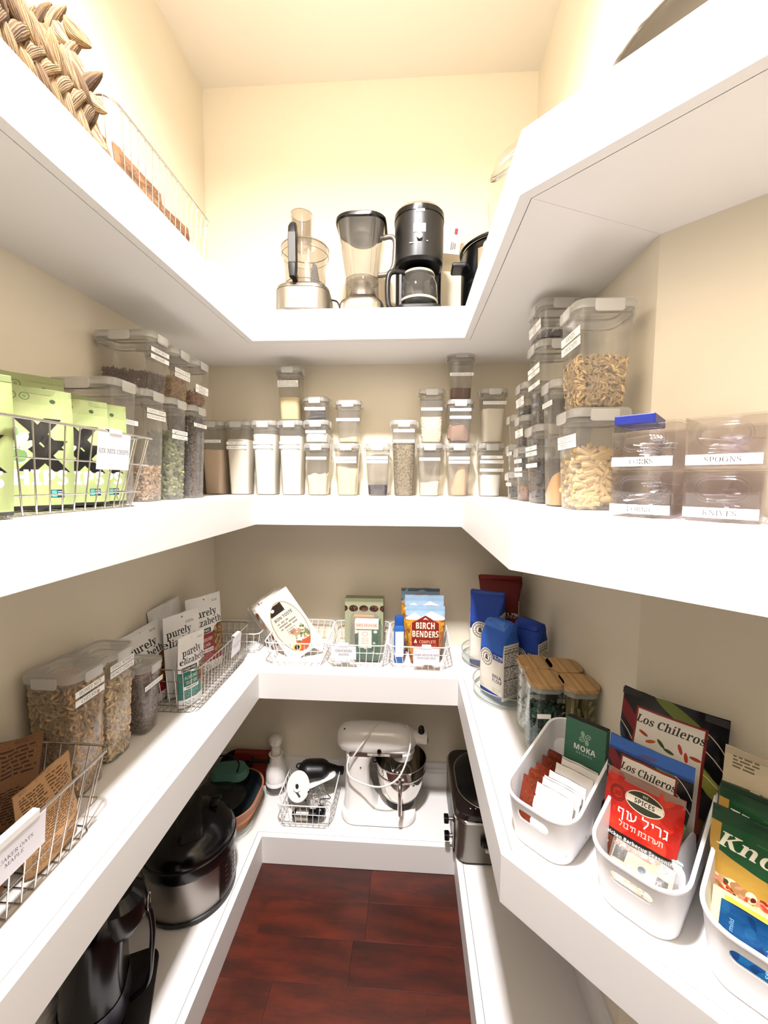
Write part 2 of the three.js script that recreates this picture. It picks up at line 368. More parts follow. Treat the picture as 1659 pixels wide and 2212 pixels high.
// Wire basket: rim at y = h, tapering to its floor. w across the front (x), d deep (z).
function basket(label, { w, d, h, tw = 0.02, td = tw, at, turn = 0, nx = 8, nz = 9, ny = 2, r = 0.0013, rim = 0.0024, mat = M.wire, group, fallFront = 0, name = 'wire_basket' }) {
  const t = thing(name, label, 'basket', at, turn, group);
  const X = w / 2, Zd = d / 2, x = X - tw, z = Zd - td, y0 = r;
  const rimPts = rrect(w, d, 0.022, 4).map(([a, b]) => [a, h - (b > 0 ? fallFront : 0), b]);
  part('rim', tube(rimPts, rim, true, 90, 6), mat, t);
  const L = (a, b, q) => a + (b - a) * q;
  const fx = Array.from({ length: nx }, (_, i) => -0.84 + 1.68 * i / (nx - 1)), fz = Array.from({ length: nz }, (_, i) => -0.86 + 1.72 * i / (nz - 1));
  for (const s of [1, -1]) {
    const g = [];
    for (const u of fx) g.push(rod([u * X, h - (s > 0 ? fallFront : 0), s * Zd], [u * x, y0, s * z], r));
    for (let j = 1; j <= ny; j++) { const q = 1 - j / (ny + 0.55), hw = L(x, X, q) - 0.004; g.push(rod([-hw, L(y0, h, q), s * L(z, Zd, q)], [hw, L(y0, h, q), s * L(z, Zd, q)], r)); }
    part(s > 0 ? 'front_grid' : 'back_grid', g, mat, t);
  }
  for (const s of [1, -1]) {
    const g = [];
    for (const u of fz) g.push(rod([s * X, h - (u > 0 ? fallFront * u : 0), u * Zd], [s * x, y0, u * z], r));
    for (let j = 1; j <= ny; j++) { const q = 1 - j / (ny + 0.55), hd = L(z, Zd, q) - 0.004; g.push(rod([s * L(x, X, q), L(y0, h, q), -hd], [s * L(x, X, q), L(y0, h, q), hd], r)); }
    part('side_grid', g, mat, t);
  }
  const g = [];
  for (const u of fx) g.push(rod([u * x, y0, -z], [u * x, y0, z], r));
  for (const u of fz) g.push(rod([-x, y0, u * z], [x, y0, u * z], r));
  g.push(tube(rrect(2 * x, 2 * z, 0.012, 3).map(([a, b]) => [a, y0, b]), r * 1.3, true, 60, 5));
  part('floor_grid', g, mat, t);
  return t;
}
// white card that clips over a basket rim; front towards local +z, hangs from y = 0
function clipCard(parent, lines, { w, h, x = 0, y, z, turn = 0, tilt = 0.12, size = 0.2, clip = 0.034, tall = 0 }) {
  const g = new THREE.Group(); g.name = 'label_card'; parent.add(g); g.position.set(x, y, z); g.rotation.order = 'YXZ'; g.rotation.set(tilt, turn, 0);
  g.userData.label = 'white card label clipped over the rim';
  part('card', mv(paper(w, h, lines, { size, px: 5200, bg: '#ebe8ee' }), 0, -h / 2 - 0.002, 0.004), M.paper, g);
  part('clip', [rbox(clip, 0.009 + tall, 0.0016, 0.0007, 0, 0.001 + tall / 2, 0.0045), rbox(clip, 0.0016, 0.012, 0.0007, 0, 0.005 + tall, -0.001), rbox(clip, 0.014, 0.0016, 0.0007, 0, -0.001 + tall, -0.0065)], M.white, g);
  return g;
}
// Stand-up pouch: w wide, h tall, d deep at its foot; printed front towards +z.
function pouchGeo({ w, h, d, top = 1, bot = 0.92, wr = 0.003, seed = 1, nx = 16, ny = 22, belly = 0.35, seal = 0.06, slump = 0, curl = 0 }) {
  const side = (s) => {
    const g = new THREE.PlaneGeometry(1, 1, nx, ny), p = g.attributes.position;
    for (let i = 0; i < p.count; i++) {
      const u = p.getX(i) * 2, v = p.getY(i) + 0.5;
      const wv = w / 2 * (bot + (top - bot) * Math.min(1, v * 1.5));
      const fl = v > 1 - seal ? 0.0009 : d / 2 * Math.max(0.03, (1 - (v / (1 - seal)) ** 1.7) * (1 - belly) + belly * Math.sin(Math.PI * Math.min(1, 0.12 + 0.88 * v / (1 - seal))));
      const edge = Math.sqrt(Math.max(0, 1 - Math.abs(u) ** 3.2));
      const x = u * wv, y = v * h;
      const n = wr * (N(x * 22 + seed, y * 16, s * 3 + seed * 1.7) + 0.5 * N(x * 55, y * 48 + seed, s)) * edge * (v < 0.03 ? 0 : 1);
      const z = s * (Math.max(0.0007, fl * edge + n)) + slump * v * v + curl * (u * u - 0.4) * v;
      p.setXYZ(i, x, y + (v > 0.9 ? 0.003 * N(x * 20, seed, 2) : 0) + (v < 0.02 ? 0.0 : 0), z);
    }
    if (s < 0) { const k = g.index.array; for (let i = 0; i < k.length; i += 3) { const q = k[i]; k[i] = k[i + 1]; k[i + 1] = q; } }
    g.computeVertexNormals(); return g;
  };
  const foot = (() => {
    const P = [0, 0, 0], I = [], m = 24;
    const U = [0.5, 0.01];
    for (let i = 0; i <= m; i++) { const u = -1 + 2 * i / m, e = Math.sqrt(Math.max(0, 1 - Math.abs(u) ** 3.2)), zz = d / 2 * ((1 - belly) + belly * Math.sin(Math.PI * 0.12)) * e; P.push(u * w / 2 * bot, 0.0004, zz, u * w / 2 * bot, 0.0004, -zz); U.push(0.5 + u / 2, 0.01, 0.5 + u / 2, 0.01); }
    for (let i = 0; i < m; i++) { const a = 1 + 2 * i; I.push(a, a + 2, a + 1, a + 1, a + 2, a + 3); }
    const g = new THREE.BufferGeometry(); g.setAttribute('position', new THREE.Float32BufferAttribute(P, 3)); g.setAttribute('uv', new THREE.Float32BufferAttribute(U, 2)); g.setIndex(I); g.computeVertexNormals(); return g;
  })();
  return [side(1), side(-1), foot];
}
function pouch(name, label, category, o) {
  const t = thing(name, label, category, o.at, o.turn ?? 0, o.group); t.rotation.order = 'YXZ'; t.rotation.x = -(o.lean ?? 0); t.rotation.z = o.roll ?? 0;
  const g = pouchGeo(o);
  part('front', planar(g[0], o.w, o.h), o.front, t);
  part('back', [g[1], g[2]], o.back ?? o.front, t);
  const sh = o.h * 0.05;
  if (!o.noSeal) part('seal', mv(rbox(o.w * (o.top ?? 1), sh, 0.0024, 0.001), 0, o.h - sh / 2 - 0.001, (o.slump ?? 0) * 0.97 * 0.97), o.sealMat ?? o.back ?? o.front, t);
  return t;
}
const print = (w, h, draw, rough = 0.4, extra = {}) => std(0xffffff, rough, 0, { map: canvasTex(w, h, draw), side: THREE.DoubleSide, bumpMap: crinkle, bumpScale: 0.0012, ...extra });
const txt = (c, s, x, y, size, color, { font = 'sans-serif', weight = 'bold', rot = 0, sx = 1, align = 'center', stroke } = {}) => {
  c.save(); c.translate(x, y); c.rotate(rot); c.scale(sx, 1); c.font = `${weight} ${size}px ${font}`; c.textAlign = align; c.textBaseline = 'middle'; c.fillStyle = color;
  if (stroke) { c.strokeStyle = stroke; c.lineWidth = size * 0.06; c.strokeText(s, 0, 0); }
  c.fillText(s, 0, 0); c.restore();
};
const lines = (c, x, y, w, n, gap, color, seed = 3, hgt = 0.35) => { const r = rng(seed); c.fillStyle = color; for (let i = 0; i < n; i++) { let q = x; while (q < x + w * (0.7 + 0.3 * r())) { const L = gap * (0.8 + 2.5 * r()); c.fillRect(q, y + i * gap, Math.min(L, x + w - q), gap * hgt); q += L + gap * 0.5; } } };
const blob = (c, x, y, rx, ry, color, rot = 0) => { c.fillStyle = color; c.beginPath(); c.ellipse(x, y, rx, ry, rot, 0, 6.2832); c.fill(); };
const speckle = (c, x, y, w, h, n, cols, seed, s0 = 4, s1 = 14) => { const r = rng(seed); for (let i = 0; i < n; i++) blob(c, x + r() * w, y + r() * h, s0 + r() * (s1 - s0), (s0 + r() * (s1 - s0)) * 0.7, cols[Math.floor(r() * cols.length)], r() * 3); };
// ================================================================ second shelf: labelled clear containers
const F = {
  flour: std(0xf7f0e2, 0.95), bread: std(0xfbf7ee, 0.95), pink: std(0xd9bfa4, 0.95), chick: std(0xf0e0ae, 0.95), panko: std(0xf0e2ba, 0.95), matzo: std(0xeadfc6, 0.95),
  sugar: std(0xf8f6f1, 0.9), powder: std(0xf4eedf, 0.95), coco: std(0x6b3a26, 0.9), splenda: std(0xa58572, 0.9), brown: std(0xd9b48c, 0.9), barley: std(0x4b4450, 0.8), lentil: std(0x9a8a68, 0.8), rice: std(0xf2e8cb, 0.8),
  penne: std(0xe2c48a, 0.8, 0, two), mac: std(0xdcc196, 0.6), oat: std(0xc9a67a, 0.8), oat2: std(0xe2c9a2, 0.8), seed: std(0x2b231e, 0.7), shred: std(0x5e1f1c, 0.8), onion: std(0xd9b58b, 0.8), tan: std(0xc79c5e, 0.8), rust: std(0xb4713f, 0.8), pod: std(0x9aa06a, 0.75), dark: std(0x3e332a, 0.85), nut: std(0xa57b58, 0.8), almond: std(0x9b7f66, 0.8), orange: std(0xd9a868, 0.8),
};
const S = { tall: 0.3, med: 0.21, mid: 0.168, mini: 0.0915 }, CW = 0.102, CD = 0.104;
const ZB = -1.62 - CD / 2;
const at2 = (x, y = 0) => [x, T2 + y, ZB];
const C = (label, x, y, h, strips, o = {}) => container(label, { w: CW, d: CD, h, at: at2(x, y), strips, ...o });
const H = (name, label, x, y, H0, fill, mat, o = {}) => heap(name, label, o.cat ?? name, { w: CW, d: CD, H: H0, fill, at: at2(x, y), mat, ...o });

C('tall clear container of pinkish flour in the shaded back left corner of the container shelf', -0.798, 0, S.tall, [['WHOLE WHEAT', 0.215]]);
H('flour', 'pinkish flour filling the shaded container in the back left corner', -0.798, 0, S.tall, 0.18, F.pink, { s: 1 });
C('tall clear container of flour lettered ALL-PURPOSE FLOUR', -0.693, 0, S.tall, [['KING ARTHUR', 0.207], ['ALL-PURPOSE FLOUR', 0.19]]);
H('flour', 'cream coloured flour in the container lettered ALL-PURPOSE FLOUR', -0.693, 0, S.tall, 0.222, F.flour, { s: 2 });
C('tall clear container lettered BREAD FLOUR with nothing stacked on it', -0.5835, 0, S.tall, [['KING ARTHUR', 0.209], ['BREAD FLOUR', 0.192]]);
H('flour', 'white flour in the BREAD FLOUR container that has nothing on its lid', -0.5835, 0, S.tall, 0.242, F.bread, { s: 3, bump: 0.002 });
C('tall clear container lettered BREAD FLOUR carrying the chick pea flour container', -0.4767, 0, S.tall, [['KING ARTHUR', 0.209], ['BREAD FLOUR', 0.192]]);
H('flour', 'white flour in the BREAD FLOUR container beneath the chick pea flour', -0.4767, 0, S.tall, 0.234, F.bread, { s: 4, bump: 0.002 });
C('clear container lettered CHICK PEA FLOUR standing on top of a bread flour container', -0.4805, S.tall, S.med, [["BOB'S RED MILL", 0.146], ['CHICK PEA FLOUR', 0.133]]);
H('chick_pea_flour', 'pale yellow chick pea flour in the highest container of the flour stack', -0.4805, S.tall, S.med, 0.088, F.chick, { s: 5, cat: 'flour' });

C('clear container lettered MATZO MEAL at the foot of a stack of three', -0.3699, 0, S.med, [['MATZO MEAL', 0.148]]);
H('matzo_meal', 'off-white matzo meal heaped in the lowest container under the baking powder', -0.3699, 0, S.med, 0.082, F.matzo, { s: 6, bump: 0.02, cat: 'meal' });
C('small clear container lettered BAKING POWDER in the middle of a stack of three', -0.3708, S.med, S.mini, [['BAKING POWDER', 0.042]]);
H('baking_powder', 'white baking powder in the small container between yeast and matzo meal', -0.3708, S.med, S.mini, 0.034, F.sugar, { s: 7, cat: 'powder' });
C('small clear container lettered DRY YEAST on top of the baking powder', -0.3736, S.med + S.mini, S.mini, [['DRY YEAST', 0.04]]);
{
  const pk = [], mats = [std(0x5a5258, 0.4), std(0x8d8488, 0.35), std(0x37323a, 0.4)];
  for (let i = 0; i < 7; i++) {
    const m = solo('yeast_packet', rbox(0.062, 0.0022, 0.05, 0.001), mats[i % 3], 'thin dark yeast packet lying in the small DRY YEAST container', 'packet', [-0.3736 + 0.002 * (i % 2), T2 + S.med + S.mini + 0.008 + i * 0.0042, ZB + 0.004], 0.05 * i, 'yeast packets in the small container');
    m.rotation.z = 0.16 - 0.02 * i; m.rotation.x = -0.05;
  }
}
C('clear container lettered PANKO FLAKES under the bread crumbs', -0.2501, 0, S.med, [['KIKKOMAN', 0.149], ['PANKO FLAKES', 0.135]]);
H('panko_flakes', 'pale yellow panko flakes sloping down to the right in their container', -0.2501, 0, S.med, 0.11, F.panko, { s: 8, slope: [-0.16, -0.05], bump: 0.006, cat: 'crumbs' });
C('clear container lettered BREAD CRUMBS stacked on the panko flakes', -0.2427, S.med, S.mid, [['PANKO BREAD CRUMBS', 0.089, 0.092]]);
H('bread_crumbs', 'thin layer of pale bread crumbs in the container above the panko flakes', -0.2427, S.med, S.mid, 0.019, F.panko, { s: 9, slope: [0.09, 0], cat: 'crumbs' });
C('clear container of dark purple barley standing alone in the middle of the back row', -0.1259, 0, S.med, [['HAYDEN MILLS', 0.15], ['PURPLE BARLEY', 0.135]]);
const grain = new THREE.SphereGeometry(0.0026, 6, 4).scale(1, 0.8, 1.6), lent = new THREE.SphereGeometry(0.0032, 7, 4).scale(1, 0.5, 1), riceG = new THREE.SphereGeometry(0.0014, 5, 4).scale(1, 1, 2.8);
pieces('purple_barley', 'dark purple barley grains in the bottom of the lone container', 'barley', { geo: grain, mat: F.barley, n: 2200, w: CW, d: CD, H: S.med, fill: 0.042, at: at2(-0.1259), seed: 2, size: 0.003, shell: 0.7, vary: 0.5 });
C('tall narrow container of green lentils lettered GREEN LENTILS', -0.0218, 0, S.tall, [['ALMORA', 0.255], ['GREEN LENTILS', 0.215]]);
pieces('green_lentils', 'mottled green lentils almost filling the tall container', 'lentils', { geo: lent, mat: F.lentil, n: 6500, w: CW, d: CD, H: S.tall, fill: 0.206, at: at2(-0.0218), seed: 3, size: 0.003, shell: 0.97, vary: 0.75 });
H('green_lentils', 'lentils packed in the middle of the tall lentil container', -0.0218, 0, S.tall, 0.2, F.lentil, { w: CW - 0.006, d: CD - 0.006, cat: 'lentils', s: 3 });
C('clear container lettered SUSHI RICE under the jasmine rice', 0.0797, 0, S.med, [['SUSHI RICE', 0.145]]);
H('sushi_rice', 'low heap of white rice in the container under the jasmine rice', 0.0797, 0, S.med, 0.053, F.rice, { s: 10, slope: [0.07, 0], bump: 0.005, cat: 'rice' });
C('clear container lettered JASMINE RICE stacked on the sushi rice', 0.0851, S.med, S.med, [['JASMINE RICE', 0.128]]);
H('jasmine_rice', 'cream jasmine rice filling half of the upper rice container', 0.0851, S.med, S.med, 0.096, F.rice, { s: 11, bump: 0.003, cat: 'rice' });
pieces('jasmine_rice', 'grains of jasmine rice showing at the front of the upper rice container', 'rice', { geo: riceG, mat: F.rice, n: 3600, w: CW + 0.001, d: CD + 0.001, H: S.med, fill: 0.098, at: at2(0.0851, S.med), seed: 5, size: 0.002, shell: 0.95, vary: 0.35 });
C('clear container lettered LIGHT BROWN SUGAR at the foot of the sugar stack', 0.1938, 0, S.med, [['DOMINO', 0.149], ['LIGHT BROWN SUGAR', 0.134]]);
{
  const g = loft([{ y: 0, w: 0.055, d: 0.05, r: 0.016 }, { y: 0.02, w: 0.062, d: 0.055, r: 0.02 }, { y: 0.07, w: 0.05, d: 0.05, r: 0.02, x: 0.008 }, { y: 0.11, w: 0.03, d: 0.042, r: 0.013, x: 0.014 }, { y: 0.116, w: 0.016, d: 0.03, r: 0.007, x: 0.015 }], { f: (q) => { q[0] += 0.004 * N(q[0] * 40, q[1] * 40, 2); q[2] += 0.004 * N(q[1] * 40, q[0] * 40, 8); } });
  solo('brown_sugar', g, F.brown, 'leaning block of light brown sugar in the lowest sugar container', 'sugar', [0.196, T2 + 0.005, ZB + 0.006]).userData.kind = 'stuff';
}
C('clear container lettered BROWN SUGAR BLEND in the middle of the sugar stack', 0.1956, S.med, S.mid, [['SPLENDA', 0.125], ['BROWN SUGAR BLEND', 0.096]]);
{
  const g = loft([{ y: 0, w: 0.07, d: 0.066, r: 0.02 }, { y: 0.012, w: 0.078, d: 0.074, r: 0.025 }, { y: 0.045, w: 0.076, d: 0.07, r: 0.026 }, { y: 0.062, w: 0.062, d: 0.05, r: 0.022 }, { y: 0.067, w: 0.03, d: 0.03, r: 0.012 }], { f: (q) => { const n = 0.007 * N(q[0] * 45, q[1] * 45, q[2] * 45 + 3); q[0] += n; q[1] += Math.abs(n); q[2] += 0.008 * N(q[2] * 50, q[1] * 50, q[0] * 30); } });
  solo('sugar_blend', g, F.splenda, 'lumpy greyish brown sugar clump in the middle container of the sugar stack', 'sugar', [0.191, T2 + S.med + 0.006, ZB + 0.002]).userData.kind = 'stuff';
}
C('clear container lettered COCONUT SUGAR on top of the sugar stack', 0.1974, S.med + S.mid, 0.182, [['COCONUT SUGAR', 0.091, 0.09]]);
H('coconut_sugar', 'dark red-brown coconut sugar in the topmost container of the sugar stack', 0.1974, S.med + S.mid, 0.182, 0.04, F.coco, { s: 12, bump: 0.001, cat: 'sugar' });
C('clear container lettered CANE POWDERED WITH CORNSTARCH at the right end of the back row', 0.3192, 0, S.med, [['DOMINO', 0.153], ['PURE CANE POWDERED', 0.135, 0.09], ['WITH CORNSTARCH', 0.103, 0.09]]);
H('powdered_sugar', 'bright white sugar in the lower container at the right end of the back row', 0.3192, 0, S.med, 0.084, F.sugar, { s: 13, bump: 0.002, cat: 'sugar' });
C('clear container lettered POWDERED SUGAR stacked at the right end of the back row', 0.3245, S.med, S.med, [['POWDERED SUGAR', 0.15, 0.088]]);
H('powdered_sugar', 'cream powdered sugar in the upper container at the right end of the back row', 0.3245, S.med, S.med, 0.128, F.powder, { s: 14, cat: 'sugar' });

// ---- left run, fronts turned to the aisle
const HP = Math.PI / 2, LXF = -0.68;
const atL = (z, y, d = CD) => [LXF - d / 2, T2 + y, z];
const CL = (label, z, y, h, strips, o = {}) => container(label, { w: CW, d: CD, h, at: atL(z, y, o.d ?? CD), turn: HP, strips, ...o });
const PL = (name, label, cat, z, y, o) => pieces(name, label, cat, { w: CW, d: CD, at: atL(z, y, o.d ?? CD), turn: HP, ...o });
const chipG = new THREE.BoxGeometry(0.012, 0.0012, 0.004, 3, 1, 1); { const p = chipG.attributes.position; for (let i = 0; i < p.count; i++) p.setY(i, p.getY(i) + 60 * p.getX(i) ** 2); chipG.computeVertexNormals(); }
const stickG = new THREE.BoxGeometry(0.016, 0.0022, 0.0022), podG = new THREE.CapsuleGeometry(0.0042, 0.026, 3, 7), seedG = new THREE.SphereGeometry(0.0034, 5, 4).scale(1, 0.55, 1.7);
CL('wide clear container set lengthwise behind the bags of chips', -0.972, 0, S.tall, [['SWEETENED', 0.2]], { d: 0.165 });
CL('tall clear container of crispy fried onions beside the chips basket', -1.09, 0, S.tall, [['LIGHTLY CRISPY', 0.242], ['SALTED ONION CHIPS', 0.227]]);
PL('fried_onions', 'pale tan crispy fried onions in the tall container next to the chips', 'onions', -1.09, 0, { geo: chipG, mat: F.onion, n: 800, H: S.tall, fill: 0.096, seed: 11, size: 0.006, vary: 0.4 });
CL('tall clear container of green snack pods between fried onions and dark sprinkles', -1.205, 0, S.tall, [['HARVEST SNAP', 0.2], ['PEA CRISPS', 0.186]]);
PL('pea_crisps', 'pale green pea pod crisps in the tall container', 'crisps', -1.205, 0, { geo: podG, mat: F.pod, n: 420, H: S.tall, fill: 0.195, seed: 12, size: 0.012, vary: 0.45 });
CL('tall clear container of dark speckled sprinkles at the far end of the left run', -1.325, 0, S.tall, [['CHIP SEEDS', 0.236]]);
PL('chia_seeds', 'dark speckled seeds almost filling the tall left container', 'seeds', -1.325, 0, { geo: seedG, mat: F.dark, n: 4200, H: S.tall, fill: 0.262, seed: 13, size: 0.004, shell: 0.97, vary: -2.2 });
CL('wide clear container of dark red shreds on top of the fried onions', -1.118, S.tall, 0.158, [['CRISPY BEET', 0.107], ['BALSAMIC', 0.089]], { d: 0.165 });
PL('beet_shreds', 'dark red beet shreds in the wide upper container', 'shreds', -1.118, S.tall, { geo: stickG, mat: F.shred, n: 900, H: 0.158, fill: 0.056, seed: 14, size: 0.007, d: 0.165, slope: [0, -0.12], vary: 0.5 });
CL('small clear container of golden strips on top of the pea crisps', -1.23, S.tall, 0.15, [['TORTILLA STRIPS', 0.083], ['LIGHTLY SALTED', 0.069]]);
PL('tortilla_strips', 'golden tortilla strips in the small container above the pea crisps', 'strips', -1.23, S.tall, { geo: stickG, mat: F.tan, n: 420, H: 0.15, fill: 0.066, seed: 15, size: 0.007, vary: 0.35 });
CL('small clear container of orange strips on top of the dark seeds', -1.348, S.tall, 0.15, [['TORTILLA', 0.062], ['CHIPOTLE', 0.049]]);
PL('chipotle_strips', 'orange brown strips sloping in the upper container at the far left', 'strips', -1.348, S.tall, { geo: stickG, mat: F.rust, n: 320, H: 0.15, fill: 0.045, seed: 16, size: 0.007, slope: [-0.2, 0], vary: 0.35 });

// ---- right run, fronts turned to the aisle
const RXF = 0.33;
const atR = (z, y, d) => [RXF + d / 2, T2 + y, z];
const CR = (label, z, y, h, strips, { w = 0.104, d = 0.106 } = {}) => container(label, { w, d, h, at: atR(z, y, d), turn: -HP, strips });
const PR = (name, label, cat, z, y, o) => pieces(name, label, cat, { w: 0.104, d: 0.106, ...o, at: atR(z, y, o.d ?? 0.106), turn: -HP });
const BIG = { w: 0.112, d: 0.124 }, h5 = 0.214;
const penneG = (() => { const g = merge([new THREE.CylinderGeometry(0.0047, 0.0047, 0.044, 10, 1, true), new THREE.CylinderGeometry(0.0036, 0.0036, 0.044, 9, 1, true)]); const p = g.attributes.position; for (let i = 0; i < p.count; i++) p.setY(i, p.getY(i) + 0.95 * p.getX(i)); g.computeVertexNormals(); return g; })();
const macG = new THREE.TorusGeometry(0.0062, 0.0025, 6, 10, 5.2);
CR('wide clear container of penne pasta at the foot of the near right stack', -0.923, 0, h5, [['GLUTEN FREE', 0.151], ['PENNE PASTA', 0.137]].map((q) => [...q, 0.1, 0.012, 0.013]), BIG);
PR('penne', 'golden penne pasta tubes lying in the wide lower container', 'pasta', -0.923, 0, { ...BIG, geo: penneG, mat: F.penne, n: 430, H: h5, fill: 0.122, seed: 21, size: 0.009, shell: 0.85, vary: 0.22, mx: 0.008, mz: 0.024, lay: (o, r) => o.rotation.set(HP + (r() - 0.5) * (r() < 0.2 ? 2.4 : 0.9), (r() - 0.5) * 0.5, (r() - 0.5) * 0.5) });
CR('wide clear container of ring macaroni on top of the penne', -0.923, h5, h5, [['ANNIES', 0.148], ['CAVATAPPI', 0.128]].map((q) => [...q, 0.1, 0.012, 0.016]), BIG);
PR('macaroni', 'curled tan macaroni half filling the wide upper container', 'pasta', -0.923, h5, { ...BIG, geo: macG, mat: F.mac, n: 1250, H: h5, fill: 0.101, seed: 22, size: 0.006, shell: 0.85, vary: 0.3 });
CR('tall narrow clear container between the penne stack and the seed stack', -1.04, 0, 0.302, [['BROWN RICE', 0.247, 0.07]]);
heap('brown_rice', 'orange tan grain sloping in the foot of the tall narrow container', 'rice', { w: 0.104, d: 0.106, H: 0.302, fill: 0.05, at: atR(-1.04, 0, 0.106), turn: -HP, mat: F.orange, slope: [0.9, 0], s: 21 });
const C3 = { w: 0.128, d: 0.112 }, twist = chipG.clone().scale(1.7, 1.7, 1.7);
CR('clear container of dark curled seed strips under the pepper seeds', -1.168, 0, h5, [['RAW', 0.151], ['SPROUT', 0.136], ['SEEDS', 0.104]], C3);
PR('sprout_strips', 'dark curled strips packed in the lower container of the seed stack', 'seeds', -1.168, 0, { ...C3, geo: twist, mat: F.seed, n: 900, H: h5, fill: 0.118, seed: 23, size: 0.008, flat: 1, vary: -3.5 });
CR('clear container of black pepper seeds in the middle of the seed stack', -1.168, h5, 0.216, [['RED', 0.151], ['PEPPER', 0.137], ['SEEDS', 0.106]], C3);
PR('pepper_seeds', 'black seeds in the middle container of the seed stack', 'seeds', -1.168, h5, { ...C3, geo: seedG, mat: F.seed, n: 1800, H: 0.216, fill: 0.082, seed: 24, size: 0.005, vary: -3 });
CR('short clear container with a thin black layer on top of the seed stack', -1.168, h5 + 0.216, 0.1, [['HEMP', 0.046], ['SEEDS', 0.033]], C3);
PR('hemp_seeds', 'thin layer of black seeds in the topmost container of the seed stack', 'seeds', -1.168, h5 + 0.216, { ...C3, geo: seedG, mat: F.seed, n: 600, H: 0.1, fill: 0.022, seed: 25, size: 0.004, vary: -2 });
const C2 = { w: 0.108, d: 0.104 };
CR('clear container of brown nuts at the foot of the second stack from the corner', -1.298, 0, 0.166, [['SNACK', 0.122], ['WALNUTS', 0.097], ['RAW', 0.08]], C2);
PR('walnuts', 'brown nut pieces in the foot of the second stack from the corner', 'nuts', -1.298, 0, { ...C2, geo: new THREE.IcosahedronGeometry(0.007, 1), mat: F.nut, n: 160, H: 0.166, fill: 0.046, seed: 26, size: 0.007, vary: 0.5 });
CR('small clear container with a little dark red spice in the second stack from the corner', -1.298, 0.166, 0.094, [['CHILI', 0.046], ['FLAKES', 0.035]], C2);
PR('chili_flakes', 'dark red flakes in the middle container of the second stack', 'spice', -1.298, 0.166, { ...C2, geo: chipG, mat: std(0x53231a, 0.8), n: 300, H: 0.094, fill: 0.025, seed: 27, size: 0.005, vary: 0.5 });
CR('small clear container of seeds topping the second stack from the corner', -1.298, 0.26, 0.096, [['ROASTED', 0.047], ['SEEDS', 0.034]], C2);
PR('roasted_seeds', 'dark roasted seeds in the top container of the second stack', 'seeds', -1.298, 0.26, { ...C2, geo: seedG, mat: F.dark, n: 500, H: 0.096, fill: 0.026, seed: 28, size: 0.005, vary: -1 });
const C1 = { w: 0.086, d: 0.09 };
CR('small clear container of dark raisins lowest of the stack nearest the corner', -1.41, 0, 0.094, [['RAISINS', 0.05]], C1);
PR('raisins', 'dark raisins in the lowest container nearest the corner', 'raisins', -1.41, 0, { ...C1, geo: new THREE.IcosahedronGeometry(0.0055, 0), mat: F.seed, n: 140, H: 0.094, fill: 0.042, seed: 29, size: 0.006, vary: -1.5 });
CR('small clear container holding a black packet in the stack nearest the corner', -1.41, 0.094, 0.09, [['SALT', 0.058]], C1);
solo('spice_packet', rbox(0.05, 0.05, 0.02, 0.003, 0, 0.025, 0), M.black, 'black packet inside the small container nearest the corner', 'packet', [0.375, T2 + 0.094 + 0.006, -1.40], -HP + 0.2);
CR('small empty clear container topping the stack nearest the corner', -1.41, 0.184, 0.096, [], C1);

